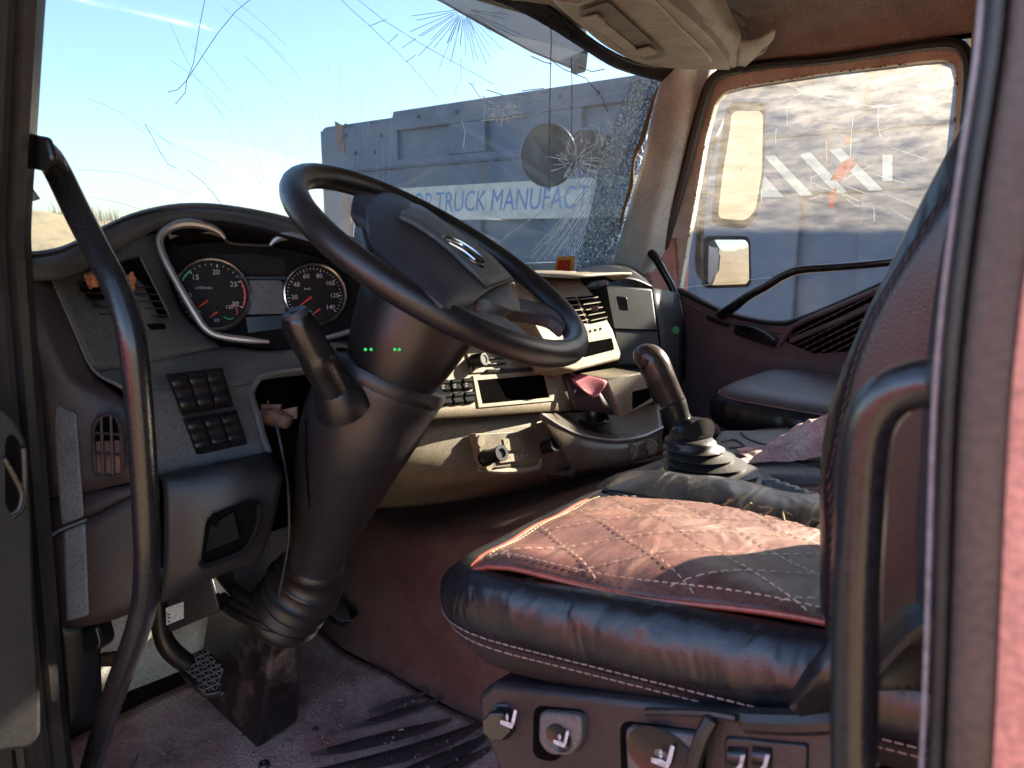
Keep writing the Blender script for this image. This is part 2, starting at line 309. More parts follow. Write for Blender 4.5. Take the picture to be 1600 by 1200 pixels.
# ------------------------------------------------------------------ the land outside
GZ = -1.35
def ground():
    b = MB(); xs = [-1500, -300, -80, -30] + [-20 + i * 2 for i in range(60)] + [140, 300, 700, 2200]; ys = [-1500, -400, -120] + [-60 + i * 2 for i in range(55)] + [70, 200, 800, 1500]
    def hz(x, y):
        k = 0
        if 20 < x < 130 and -60 < y < 60: k = .10 * math.sin(x * .7 + y * .3) * math.sin(y * .45)
        return GZ + k - .02
    vs = [V((x, y, hz(x, y))) for y in ys for x in xs]; n = len(xs)
    b.add(vs, [(i * n + j, i * n + j + 1, (i + 1) * n + j + 1, (i + 1) * n + j) for i in range(len(ys) - 1) for j in range(n - 1)])
    m = mat('dry_field', (.42, .28, .14), .95, col2=(.26, .17, .09), nscale=.35, dust=.7, dcol=(.50, .37, .20), dscale=1.4)
    tag(b.build('ground', m), 'tan dry earth field beyond the cracked windscreen', 'ground', kind='structure')
ground()
def bank():
    b = MB(); rows = []
    for y in range(-50, 41, 2):
        h = 3.1 + .35 * math.sin(y * .31) + .25 * math.sin(y * .83 + 1); c = 52 + 2.2 * math.sin(y * .12)
        rows.append([V((c - 14, y, GZ - .1)), V((c - 8, y, GZ + h * .45)), V((c - 2, y, GZ + h)), V((c + 5, y, GZ + h * .9)), V((c + 18, y, GZ - .1))])
    b.patch(rows, 1, 4)
    m = mat('bank_earth', (.50, .34, .17), .95, col2=(.34, .23, .12), nscale=1.2, dust=.5, dcol=(.42, .36, .2), dscale=3)
    tag(b.build('bank', m), 'low earth bank with dry grass along the field', 'bank', kind='structure')
    g = MB()
    for i in range(11000):
        y = random.uniform(-34, 12); c = 52 + 2.2 * math.sin(y * .12); x = c + random.uniform(-8, 6)
        h0 = GZ + 3.1 * (1 - abs(x - c - 1) / 13) + .2 * math.sin(y * .31); h = random.uniform(.35, .9) * (1.25 if math.sin(y * .9) + math.sin(y * .37 + 2) > .5 else .7); ww = random.uniform(.015, .04)
        dx, dy = random.uniform(-.25, .25), random.uniform(-.3, .3); a = random.uniform(0, 3.14); ex, ey = math.cos(a) * ww, math.sin(a) * ww
        g.add([(x - ex, y - ey, h0 - .2), (x + ex, y + ey, h0 - .2), (x + dx + ex * .3, y + dy + ey * .3, h0 + h), (x + dx - ex * .3, y + dy - ey * .3, h0 + h)], [(0, 1, 2, 3)])
    m = mat('dry_grass', (.40, .31, .19), .9, col2=(.26, .21, .13), nscale=.6)
    tag(g.build('dry_grass', m), 'dry straw grass standing on the far bank', 'grass', kind='stuff')
bank()

# ------------------------------------------------------------------ dump truck parked alongside
DY = -3.5
def dump_truck():
    t = thing('dump_truck', 'blue grey dump truck parked alongside with a cream lettered band', 'truck', (3, DY - 1.2, GZ))
    zt = at(800, 146, y=DY).z; x0, x1 = -1.7, at(506, 300, y=DY).x; zb = .02
    b = MB(); p = rpoly([V((x1, DY, zb)), V((x1, DY, zt - .05)), V((at(612, 170, y=DY).x, DY, zt - .05)), V((at(611, 165, y=DY).x - .02, DY, zt)), V((x0, DY, zt)), V((x0, DY, zb))], [.05, .09, .01, .01, .05, .05])
    b.prism(p, (0, -.06, 0)); q = [V((v.x, DY - 2.44, v.z)) for v in p]; b.prism(q, (0, -.06, 0))
    b.abox(x0, x1, DY - 2.44, DY - .06, zb, zb + .07); b.abox(x0, x0 + .06, DY - 2.44, DY - .06, zb + .07, zt - .03); b.abox(x1 - .06, x1, DY - 2.44, DY - .06, zb + .07, zt - .12)
    body = b.build('cargo_body', M['navy'], t, bevel=.012)
    # stiffeners standing proud of the side plate leave the darker recessed panels between them
    def P(px, py): return at(px, py, y=DY)
    r = MB()
    def plate(xa, xb, za, zb_, th=.05): r.abox(min(xa, xb), max(xa, xb), DY, DY + th, min(za, zb_), max(za, zb_))
    za, zc = P(705, 195).z, P(705, 243).z; xs = [x1, P(625, 220).x, P(708, 220).x, P(764, 220).x, P(832, 215).x]
    ztop = zt - .012; plate(xs[1] - .0, x0, za, ztop); plate(xs[1], x0, zc - .42, zc)                # upper rail and the lettered rail
    for a, c in ((xs[2], xs[3]), (xs[4], xs[4] - .5), (xs[4] - 1.15, xs[4] - 1.5), (xs[4] - 2.2, xs[4] - 2.5), (xs[4] - 3.2, xs[4] - 3.45), (x0 + .4, x0)): plate(a, c, zc, za)
    zl = P(800, 350).z
    plate(x1 - .03, xs[1], zb + .05, zt - .09, .035)
    low = zc - .42; zf = zb
    for a, c in ((xs[1], P(757, 380).x), (P(857, 380).x, P(857, 380).x - .55), (P(1115, 380).x + .1, P(1250, 380).x), (P(1345, 380).x, P(1345, 380).x - .5), (x0 + .4, x0)): plate(a, c, zf + .12, low)
    plate(xs[1], x0, zf, zf + .12)
    r.build('side_stiffener', M['navy'], t, bevel=.01)
    lr = MB(); lr.tube([V((x1 - .05, DY + .055, P(560, 268).z)), V((x0 + .1, DY + .055, P(560, 268).z))], .012, 6, 1); lr.build('weld_seam', M['navydark'], t)
    # band and its words, on the lettered rail
    f = DY + .05
    ztb = P(790, 284).z + .0; zbb = P(790, 336).z
    ztb = at(700, 290, y=f).z; zbb = at(700, 344, y=f).z; xa = at(626, 320, y=f).x; xb = at(1100, 285, y=f).x
    sb = MB(); sb.abox(xb, xa, f, f + .004, zbb, ztb); s = sb.build('sign_band', M['band'], t)
    zc_ = (ztb + zbb) / 2 + .0; xl = at(634, 322, y=f).x; xr = at(985, 300, y=f).x
    size = .245
    tx = text('lettering', 'TOP TRUCK MANUFACTURER', (0, f + .0055, zc_), (-1, 0, 0), (0, 0, 1), size, M['bluetext'], s, shear=.18, align='LEFT')
    xsz = [v.co.x for v in tx.data.vertices]; w_ = max(xsz) - min(xsz); k = (xl - xr - .02) / w_ * 1.0; mx = max(xsz)
    k *= 1.04
    for v in tx.data.vertices: v.co.x = xl + (v.co.x - mx) * k
    ct = text('lettering', 'CT', (at(1086, 285, y=f).x, f + .0055, zc_ + .02), (-1, 0, 0), (0, 0, 1), size, M['bluetext'], s, shear=.1)
    # rust and worn marks
    rb = MB()
    for px, py, ww, hh in ((536, 215, .07, .16), (548, 335, .06, .22)): c = P(px, py); rb.add([V((c.x - ww, DY + .042, c.z - hh)), V((c.x + ww * .4, DY + .042, c.z - hh * .8)), V((c.x + ww, DY + .042, c.z + hh)), V((c.x - ww * .6, DY + .042, c.z + hh * .7))], [(0, 1, 2, 3)])
    rb.build('rust_patch', M['rust'], t)
    # warning stripes
    g = MB(); g2 = MB(); f2 = DY + .056
    def Z(X, Y): return at(980 + X * .3875, 60 + Y * .3875, y=f2)
    for q in ([(535, 545), (560, 560), (632, 640), (535, 640)], [(552, 475), (594, 470), (750, 632), (700, 636)], [(695, 470), (738, 458), (887, 620), (840, 624)], [(815, 450), (862, 442), (1032, 610), (976, 615)], [(1030, 470), (1070, 470), (1070, 575), (1030, 575)]):
        g.prism([Z(*a) for a in q], (0, .003, 0))
    for q in ([(868, 500), (900, 480), (925, 505), (866, 570), (818, 572)], [(818, 620), (846, 600), (834, 680), (815, 682)], [(880, 400), (905, 395), (900, 420), (875, 430)]):
        g2.prism([Z(*a) + V((0, .003, 0)) for a in q], (0, .003, 0))
    g.build('warning_stripe', M['band'], t); g2.build('red_stripe', M['stickerred'], t)
    hb = MB()
    for px, py in ((545, 196), (585, 192), (600, 212), (545, 212), (560, 240), (590, 238), (1000, 140), (940, 146), (880, 152), (720, 176), (660, 183)):
        c = P(px, py); hb.lathe([(.0005, .016), (.014, .014), (.018, 0)], V((c.x, DY + (.035 if px < 610 else .05), c.z)), (0, 1, 0), 8)
    hb.build('rivet', M['steel'], t)
    db = MB()
    for px, py, w_, h_ in ((650, 262, .02, .22), (700, 262, .012, .3), (760, 258, .02, .26), (820, 250, .014, .2), (905, 240, .02, .24), (1160, 225, .03, .3), (1300, 200, .02, .4), (740, 345, .02, .2), (880, 335, .025, .3)):
        c = P(px, py); db.add([V((c.x - w_, DY + .0512, c.z)), V((c.x + w_, DY + .0512, c.z + .01)), V((c.x + w_ * .5, DY + .0512, c.z - h_)), V((c.x - w_ * .3, DY + .0512, c.z - h_ * .8))], [(0, 1, 2, 3)])
    db.build('rust_streak', mat('dry_rust_streak', (.16, .13, .11), .8, dust=.5, dcol=(.10, .11, .13)), t)
    # running gear
    c = MB(); c.abox(x0 - 1.9, x1 - .3, DY - 1.65, DY - 1.45, -.28, zb - .005); c.abox(x0 - 1.9, x1 - .3, DY - .95, DY - .75, -.28, zb - .005); c.build('chassis', M['steel'], t, bevel=.01)
    k = MB(); kp = rpoly([V((x0 - .15, DY + .02, -.35)), V((x0 - .15, DY + .02, 1.75)), V((x0 - 1.9, DY + .02, 1.75)), V((x0 - 2.2, DY + .02, .7)), V((x0 - 2.2, DY + .02, -.75)), V((x0 - 1.7, DY + .02, -.75)), V((x0 - 1.2, DY + .02, -.35))], .12)
    k.prism(kp, (0, -2.4, 0)); kb = k.build('cab', M['navy'], t, bevel=.03)
    wn = MB(); wn.prism(rpoly([V((x0 - .5, DY + .022, .8)), V((x0 - .5, DY + .022, 1.5)), V((x0 - 1.6, DY + .022, 1.5)), V((x0 - 1.8, DY + .022, .7))], .08), (0, .006, 0)); wn.build('cab_window', M['mirrordark'], kb)
    for xw in (x1 - 1.2, x1 - 2.6, x0 - 1.25):
        for yy in (DY - .25, DY - 2.15):
            wb = MB(); wb.lathe([(.2, -.17), (.40, -.17), (.5, -.15), (.53, -.08), (.53, .08), (.5, .15), (.40, .17), (.2, .17)], (xw, yy, GZ + .53), (0, 1, 0), 32); wo = wb.build('wheel', M['tyre'], t)
            rb2 = MB(); rb2.lathe([(.02, .1), (.12, .12), (.2, .08), (.36, .16), (.39, .16), (.39, -.16), (.02, -.16)], (xw, yy, GZ + .53), (0, 1 if yy > DY - 1 else -1, 0), 24); rb2.build('wheel_rim', M['steel'], wo)
dump_truck()

# ------------------------------------------------------------------ the cab shell
cab = thing('truck_cab', 'worn beige trimmed cab shell around the seats, with pillars, roof lining and floor', 'cab', (.4, 0, -.05))
def part(b, name, m, parent=cab, **k): return b.build(name, M[m], parent, **k)
# floor pan, rear wall, roof
b = MB(); b.abox(-.72, 1.75, -1.2, 1.16, -.06, -.02); part(b, 'floor', 'matdark')
b = MB(); b.abox(-.76, -.72, -1.2, 1.2, -.05, 1.8); part(b, 'rear_wall', 'headliner')
rows = []
for x in (-.74, 0, .5, .95, 1.2):
    zr = 1.80 if x < 1.1 else 1.72
    rows.append([V((x, -1.13, 1.56)), V((x, -1.08, 1.64)), V((x, -.95, 1.74)), V((x, -.6, zr)), V((x, 0, zr + .02)), V((x, .6, zr)), V((x, .95, 1.74)), V((x, 1.10, 1.64)), V((x, 1.16, 1.50))])
b = MB(); b.patch(rows, 3, 4); part(b, 'roof_lining', 'headliner', solid=.04, off=1, sharp=60)
# piping along the right cant rail + dark slot
b = MB(); b.tube([at(1168, 92, y=-1.10), at(1350, 68, y=-1.10), at(1545, 42, y=-1.10)], .006, 8, 4); part(b, 'rail_piping', 'tanframe')
b = MB(); b.patch([[at(1120, 118, y=-1.13), at(1300, 90, y=-1.13), at(1545, 56, y=-1.13)], [at(1140, 88, y=-1.115), at(1300, 70, y=-1.115), at(1545, 28, y=-1.115)]], 2, 4); part(b, 'cant_rail_cover', 'headliner', solid=.01)
b = MB(); b.tube([at(1455, 62, y=-1.10), at(1538, 52, y=-1.10)], .009, 6, 2); part(b, 'rail_slot', 'void')
# front wall under the windscreen and bulkhead
b = MB(); b.abox(1.72, 1.76, -1.2, 1.2, -.05, .9); part(b, 'bulkhead', 'cream')
b = MB(); b.patch([[at(120, 930, x=1.58), at(240, 930, x=1.58), at(440, 930, x=1.58)], [at(120, 1110, x=1.575), at(240, 1065, x=1.575), at(440, 985, x=1.575)]], 3, 3); part(b, 'kick_panel', 'cream', solid=.01)

# windscreen surface
def wsx(y, z): return 1.72 - .277 * (z - .887) - .146 * y * y
def ws(px, py, off=0):
    d = ray(px, py); lo, hi = .3, 4.0
    for _ in range(50):
        mid = (lo + hi) / 2; p = CAM + d * mid
        if p.x < wsx(p.y, p.z) + off: lo = mid
        else: hi = mid
    return CAM + d * lo
W = thing('windscreen', 'large windscreen with spreading cracks, crushed at its far right edge', 'windscreen', (1.7, 0, .87))
b = MB(); b.patch([[V((wsx(y / 10, z), y / 10, z)) for y in range(-10, 12, 2)] for z in (.80, .98, 1.16, 1.34, 1.5, 1.63)], 3, 3)
gl = b.build('glass', M['ws'], W, sharp=180)
def crackset(lines, rad, m, name='crack'):
    b = MB()
    for ln in lines: b.tube([ws(p[0], p[1], -.002) for p in ln], rad, 4, 3 if name == 'scratch' else 1)
    return b.build(name, M[m], gl)
def star(cx, cy, n, a0, a1, r0, r1, jit=.1):
    out = []
    for i in range(n):
        a = R(a0 + (a1 - a0) * (i + random.uniform(-.3, .3)) / n); s = random.uniform(r0, r0 + 14); e = random.uniform(r1 * .55, r1)
        a2 = a + random.uniform(-jit, jit) * .5
        out.append([(cx + math.cos(a) * s, cy + math.sin(a) * s), (cx + math.cos((a + a2) / 2) * (s + e) / 2, cy + math.sin((a + a2) / 2) * (s + e) / 2), (cx + math.cos(a2) * e, cy + math.sin(a2) * e)])
    return out
dark = star(724, 14, 26, 8, 178, 6, 105) + star(724, 14, 12, 60, 130, 8, 60)
dark += [[(320, 0), (312, 40), (302, 100), (292, 125), (289, 145), (274, 163)], [(390, 0), (368, 18), (340, 52), (316, 88), (292, 125), (278, 140), (262, 144)], [(226, 193), (240, 218), (252, 240), (262, 256), (275, 263)],
         [(533, 0), (577, 40), (640, 100), (686, 154)], [(560, 0), (600, 32), (660, 70), (772, 132)], [(577, 41), (604, 30)], [(606, 68), (622, 53)], [(628, 75), (650, 60)], [(634, 97), (650, 86)],
         [(293, 265), (318, 285), (335, 305), (352, 328)], [(720, 90), (720, 128), (713, 133), (712, 150)], [(730, 127), (738, 134), (742, 127)]]
crackset(dark, .0006, 'crackdark')
fine = []
for i in range(26):   # hair scratches swept by the wiper
    a0 = random.uniform(-1.1, .1); rr = random.uniform(330, 640); ln = random.uniform(.08, .35)
    fine.append([(40 + rr * math.cos(a0 + ln * k / 5) * .9, 480 + rr * math.sin(a0 + ln * k / 5) * .92) for k in range(6)])
fine += [[(120, 265), (190, 270), (240, 285), (295, 303)], [(145, 308), (190, 318), (235, 332)], [(140, 155), (180, 172), (260, 220), (345, 258)], [(265, 35), (300, 110), (340, 170), (415, 300)], [(300, 70), (350, 130), (385, 185), (415, 290)]]
fine = [[p for p in ln if p[0] > 60 and p[1] < 350 and p[0] < 510] for ln in fine]
crackset([l for l in fine if len(l) > 2], .00028, 'crackdark', 'scratch')
br = []; ups = []
for i in range(30):   # upright scratches beside the truck body
    x = random.uniform(440, 640); y0 = random.uniform(90, 260); l = random.uniform(40, 160); s = random.uniform(-.1, .06)
    ups.append([(x, y0), (x + s * l * .5 + random.uniform(-2, 2), y0 + l * .5), (x + s * l, y0 + l)])
for i in range(24):   # long fan below the crushed edge, radiating from the right side
    f = i / 23; x0, y0 = 985 - f * 8, 190 + f * 20; x1, y1 = 790 + 150 * f, 440 - 6 * random.random()
    k0, k1 = random.uniform(.05, .3), random.uniform(.75, 1)
    mxx = (x0 + x1) / 2 + 18 * (1 - f); myy = (y0 + y1) / 2 + 10
    pts = []
    for j in range(7):
        u = k0 + (k1 - k0) * j / 6; pts.append((x0 * (1 - u) ** 2 + mxx * 2 * u * (1 - u) + x1 * u * u + random.uniform(-1, 1), y0 * (1 - u) ** 2 + myy * 2 * u * (1 - u) + y1 * u * u))
    br.append(pts)
br += star(898, 252, 15, 100, 290, 4, 45, .7) + star(898, 252, 12, -60, 100, 4, 60, .8) + star(785, 165, 18, -20, 200, 4, 35, .6)
br += [[(752, 188), (790, 186), (830, 178), (880, 165), (935, 150), (985, 140)], [(760, 140), (790, 150), (830, 152), (865, 140)], [(815, 142), (850, 138)], [(825, 165), (845, 152)], [(770, 388), (800, 362), (860, 322), (905, 290), (940, 262)],
       [(735, 130), (757, 162), (757, 186)], [(786, 170), (786, 186)], [(722, 190), (727, 205), (724, 232)], [(940, 170), (947, 180), (950, 192)]]
for i in range(190):
    x = random.triangular(875, 1015, 985); y = random.uniform(180, 400); a = random.uniform(.9, 1.9); l = random.uniform(5, 24)
    br.append([(x, y), (x + math.cos(a) * l * .5 + random.uniform(-2, 2), y + math.sin(a) * l * .5), (x + math.cos(a) * l, y + math.sin(a) * l)])
crackset(br, .0014, 'crack'); crackset(ups, .00022, 'crack', 'scratch')
crackset([[(858, 20), (862, 60), (860, 110), (859, 200), (858, 300)], [(893, 90), (894, 150), (893, 215), (892, 255)], [(862, 95), (880, 108), (915, 122), (940, 150), (950, 175)], [(830, 88), (850, 97), (862, 100)], [(905, 105), (925, 112), (945, 108)], [(965, 230), (980, 238), (1000, 228)], [(900, 258), (915, 268), (930, 280)]], .0014, 'debris', 'dirt_line')
# crushed strip by the right pillar
b = MB(); cl = [(988, 122), (965, 180), (938, 250), (925, 320), (900, 420)]; crr = [(1030, 126), (1016, 190), (1000, 250), (985, 330), (962, 420)]
b.patch([[ws(l[0] + (r_[0] - l[0]) * k / 4, l[1] + (r_[1] - l[1]) * k / 4, -.004) for k in range(5)] for l, r_ in zip(cl, crr)], 4, 3)
b.build('crushed_glass', M['crunch'], gl, sharp=180)
b = MB(); b.tube([ws(1028, 135, -.006), ws(1018, 165, -.006), ws(1004, 215, -.006), ws(990, 250, -.006), ws(986, 290, -.006), ws(974, 330, -.006), ws(968, 360, -.006)], [.003, .007, .010, .005, .008, .006, .003], 6, 3); b.build('stuck_dirt', M['debris'], gl)
# black header seal of the windscreen
hl = [(640, -70), (740, -12), (800, 12), (859, 44), (911, 77), (964, 108), (1027, 126), (1040, 128)]; hu = [(680, -110), (800, -50), (850, 0), (898, 40), (949, 78), (1005, 102), (1074, 107), (1090, 110)]
def wz(y, z, o): return V((wsx(y, z) + o, y, z))
ex = [(1.04, 1.50), (.75, 1.57), (.40, 1.60)]
b = MB(); b.patch([[wz(y, z, -.012) for y, z in ex] + [ws(*p, -.012) for p in hl], [wz(y, z + .025, -.035) for y, z in ex] + [ws((p[0] + q[0]) / 2, (p[1] + q[1]) / 2, -.035) for p, q in zip(hl, hu)], [wz(y, z + .05, -.05) for y, z in ex] + [ws(*p, -.05) for p in hu]], 3, 4); b.build('header_seal', M['gloss'], W, solid=.01)

b = MB(); b.patch([[V((1.10, y, 1.71 - .06 * abs(y))) for y in (-1.1, -.6, 0, .6, 1.12)], [V((1.34, y, 1.69 - .06 * abs(y))) for y in (-1.1, -.6, 0, .6, 1.12)], [V((wsx(y * .93, 1.62) + .01, y * .93, 1.625)) for y in (-1.1, -.6, 0, .6, 1.12)]], 3, 4); part(b, 'roof_front', 'headliner', solid=.02)
# outside sun visor above the windscreen
b = MB(); p = [at(*q, t=2.35 + (q[0] - 700) * .0012) for q in ((560, -60), (690, 2), (760, 42), (830, 80), (897, 108), (918, 80), (918, -20), (700, -120))]
b.prism(p, HV * .02); vt = thing('sun_visor', 'grey outside sun visor hanging above the windscreen', 'sun visor', (1.9, -.3, 1.6)); vm = mat('smoked_visor', (.17, .17, .175), .4, dust=.3, dcol=(.3, .28, .25)); b.build('visor_panel', vm, vt, bevel=.004)
b = MB(); b.prism([at(*q, t=2.585) for q in ((893, 106), (899, 112), (916, 108), (919, 80), (912, 78))], HV * .05); b.build('end_bracket', M['steel'], vt)

# right A pillar trim and body frame
b = MB(); b.patch([[at(1036, 95, t=2.60), at(1075, 95, t=2.56), at(1110, 95, t=2.58), at(1125, 95, t=2.63)],
                   [at(1028, 128, t=2.63), at(1066, 124, t=2.58), at(1098, 128, t=2.60), at(1112, 130, t=2.63)],
                   [at(1008, 230, t=2.70), at(1040, 228, t=2.64), at(1066, 232, t=2.65), at(1080, 232, t=2.69)],
                   [at(978, 340, t=2.79), at(1012, 340, t=2.70), at(1034, 350, t=2.72), at(1052, 350, t=2.76)],
                   [at(955, 420, t=2.85), at(990, 425, t=2.76), at(1010, 445, t=2.77), at(1030, 450, t=2.8)],
                   [at(945, 470, t=2.87), at(985, 480, t=2.79), at(1005, 490, t=2.8), at(1040, 490, t=2.84)]], 4, 4)
part(b, 'pillar_trim', 'trim', solid=.02, sharp=60)
b = MB(); b.tube([at(1160, 106, y=-1.07), at(1128, 114, y=-1.07), at(1108, 134, y=-1.07), at(1090, 190, y=-1.07), at(1070, 270, y=-1.07), at(1045, 360, y=-1.07), at(1022, 440, y=-1.07)], [.018] * 7, 8, 4); part(b, 'door_weatherstrip', 'rubber')
b = MB(); b.tube([at(1130, 112, y=-1.085), at(1200, 100, y=-1.085), at(1300, 92, y=-1.085), at(1420, 74, y=-1.085), at(1485, 68, y=-1.085), at(1508, 82, y=-1.085), at(1514, 120, y=-1.085), at(1506, 220, y=-1.085), at(1490, 360, y=-1.085)], .016, 8, 4); part(b, 'door_weatherstrip', 'rubber')
b = MB(); b.patch([[at(1518, 40, y=-1.09), at(1560, 36, y=-1.07), at(1640, 30, y=-1.0)], [at(1512, 240, y=-1.09), at(1560, 240, y=-1.07), at(1640, 240, y=-1.0)], [at(1480, 560, y=-1.09), at(1560, 560, y=-1.07), at(1640, 560, y=-1.0)]], 3, 3); part(b, 'rear_pillar_trim', 'tanframe', solid=.02)
# lower right side wall of the cab below the pillar
b = MB(); b.abox(1.36, 1.72, -1.2, -1.12, -.05, .92); part(b, 'side_wall', 'bodypink')
b = MB(); b.patch([[at(1004, 380, t=2.74), at(1030, 372, t=2.76), at(1062, 372, t=2.78)], [at(1012, 445, t=2.76), at(1035, 450, t=2.78), at(1060, 455, t=2.8)], [at(1030, 520, t=2.76), at(1045, 520, t=2.78), at(1066, 520, t=2.8)]], 3, 3); part(b, 'painted_frame', 'bodypink', solid=.006)
# left door opening: sill with ribbed step, left front pillar with seals
b = MB(); b.abox(-.2, 1.3, 1.0, 1.2, -.35, -.045); part(b, 'sill', 'bodypink', bevel=.02)
def swept(path, prof):
    """profile points are (dx along the cab, dy outward) carried along a path"""
    return [[p + V((a, c, 0)) for a, c in prof] for p in path]
edge = [(100, -420), (74, -140), (63, -10), (50, 200), (42, 330), (42, 400), (53, 560), (68, 760), (86, 980), (106, 1190), (125, 1330)]
path = spline(ats(edge, y=1.125), 5)
b = MB(); b.loft(swept(path, [(0, 0), (-.012, .006), (-.014, .016), (-.004, .022), (-.004, .028), (-.018, .032), (-.02, .046), (-.006, .052), (-.004, .060), (-.016, .068), (-.014, .12), (.12, .12), (.14, -.03), (.02, -.012)])); part(b, 'front_pillar', 'rubber', sharp=50)
b = MB(); b.abox(1.18, 1.75, 1.13, 1.24, -.6, .95); b.patch([[V((1.05, 1.20, .95)), V((1.35, 1.17, .95)), V((1.6, 1.05, .9))], [V((1.0, 1.2, 1.3)), V((1.25, 1.17, 1.3)), V((1.46, 1.04, 1.3))], [V((.86, 1.2, 1.72)), V((1.10, 1.17, 1.72)), V((1.32, 1.04, 1.70))]], 3, 3); part(b, 'outer_front_panel', 'bodypink')
# right-hand (rear) door pillar close to the lens
edge = [(1566, -160), (1560, 0), (1548, 120), (1520, 300), (1497, 480), (1484, 640), (1476, 860), (1470, 1040), (1462, 1210), (1455, 1350)]
path = spline(ats(edge, y=1.12), 5)
b = MB(); b.loft(swept(path, [(0, 0), (.002, .003), (.002, .008), (.0, .011), (-.001, .016), (-.004, .017), (-.006, .012), (-.03, .011), (-.08, -.10), (-.04, -.12), (-.012, -.02)])); part(b, 'rear_door_seal', 'rubber', sharp=50)
b = MB(); b.loft(swept(path, [(-.0055, .0125), (-.0065, .017), (-.010, .019), (-.017, .0195), (-.022, .017), (-.03, .0125)])); b.build('seal_lip', mat('brown_seal_lip', (.055, .036, .030), .5, dust=.3, dcol=(.10, .07, .055)), cab, sharp=50)
b = MB(); b.tube([p + V((.0035, .009, 0)) for p in path], .0011, 6, 1); b.build('seal_highlight', mat('pale_seal_highlight', (.22, .21, .22), .35), cab)  # thin pale strip painted along the seal as its highlight
b = MB(); b.loft(swept(path, [(-.0215, .013), (-.0222, .0195), (-.026, .022), (-.04, .025), (-.10, .03), (-.5, .04), (-.5, -.02), (-.1, .0)])); part(b, 'outer_body_panel', 'bodypink', sharp=50)
b = MB(); b.abox(-.74, -.08, 1.02, 1.13, -.3, 1.6); part(b, 'rear_side_wall', 'black')
b = MB(); b.ring([V((x, -1.13, z)) for x, z in ((-.74, -.05), (-.74, 1.6), (.50, 1.6), (.50, -.05))], [V((x, -1.13, z)) for x, z in ((-.66, .98), (-.66, 1.56), (.44, 1.56), (.44, .98))], (0, -.03, 0)); part(b, 'rear_side_sun_opening', 'trim')  # unseen wall; its opening is added so sun reaches the driver seat
# tunnel over the engine between the seats
def Ht(x): return .30 + .235 * min(1, max(0, (1.45 - x) / .75)) ** 1.7
rows = []
for x in (1.72, 1.55, 1.35, 1.15, .95, .75, .5, .2, -.2, -.72):
    h = Ht(x); fl = .36 if x > .9 else .33
    rows.append([V((x, fl + .015, -.015)), V((x, fl - .02, .05)), V((x, fl - .045, h * .55)), V((x, fl - .06, h - .05)), V((x, fl - .10, h - .006)), V((x, .12, h)), V((x, -.2, h)), V((x, -.46, h - .006)), V((x, -.5, h - .06)), V((x, -.54, .05)), V((x, -.56, -.015))])
b = MB(); b.patch(rows, 4, 4); part(b, 'engine_tunnel', 'tunnel', sharp=60)

# ------------------------------------------------------------------ floor mat
fm = thing('floor_mat', 'dusty red brown rubber floor mat under the pedals', 'floor mat', (1.2, .7, 0))
rows = []
for i in range(15):
    x = .30 + i * .09; rows.append([V((x, .385 + j * .08, (-.010 + .004 * math.sin(i * 1.9 + j * 1.3)) + (max(0, x - 1.45) * .2))) for j in range(9)])
b = MB(); b.patch(rows, 4, 4); b.build('mat_sheet', M['mat'], fm, solid=.008)
b = MB()
def lens(p0, p1, p2, wd):
    a, m_, c = at(*p0, z=0), at(*p1, z=0), at(*p2, z=0); P = [a * (1 - u) ** 2 + m_ * 2 * u * (1 - u) + c * u * u for u in [k / 14 for k in range(15)]]
    L_, R_ = [], []
    for i, p in enumerate(P):
        d = (P[min(i + 1, 14)] - P[max(i - 1, 0)]).normalized(); n = V((-d.y, d.x, 0)); ww = wd * math.sin(math.pi * (i + .2) / 14.4) ** .6
        L_.append(V((p.x, p.y, 0)) + n * ww); R_.append(V((p.x, p.y, 0)) - n * ww)
    b.add([q + V((0, 0, .0005)) for q in L_] + [q + V((0, 0, .007)) for q in P_mid(P)] + [q + V((0, 0, .0005)) for q in R_], [(i, i + 1, 16 + i, 15 + i) for i in range(14)] + [(15 + i, 16 + i, 31 + i, 30 + i) for i in range(14)])
def P_mid(P): return [V((p.x, p.y, 0)) for p in P]
for q in (((575, 1112), (620, 1098), (665, 1085), .011), ((538, 1140), (610, 1120), (690, 1092), .013), ((484, 1180), (590, 1160), (705, 1125), .019), ((490, 1205), (640, 1190), (750, 1130), .022), ((560, 1235), (680, 1200), (760, 1150), .02), ((670, 1225), (700, 1200), (765, 1170), .014)): lens(*q)
b.build('tread_bar', M['matdark'], fm, sharp=60)
b = MB(); c = at(492, 1140, z=0); b.lathe([(.001, .004), (.006, .005), (.007, 0)], c, (0, 0, 1), 12); b.build('mat_stud', M['steel'], fm); b = MB(); b.lathe([(.002, .007), (.010, .006), (.012, 0)], at(413, 1196, z=0), (0, 0, 1), 12); b.build('mat_stud', M['steel'], fm)
# ribbed step plate at the door
st = thing('step_plate', 'black ribbed step plate at the bottom left of the door opening', 'step plate', (1.2, 1.0, 0))
b = MB(); p = [at(*q, z=-.02) for q in ((130, 1150), (190, 1143), (215, 1170), (250, 1185), (300, 1230), (120, 1260))]; b.prism(p, (0, 0, -.03)); b.build('plate', M['rubber'], st, bevel=.006)
b = MB()
for i in range(6):
    x = 128 + i * 17; b.tube([at(x + (7 if i > 2 else 12), 1150 + i * 4.5, z=-.012), at(x - 8, 1185 + i * 4, z=-.012), at(x - 22, 1225, z=-.012)], .006, 6, 2)
b.build('rib', mat('worn_rib_edges', (.16, .14, .13), .6, dust=.4), st)

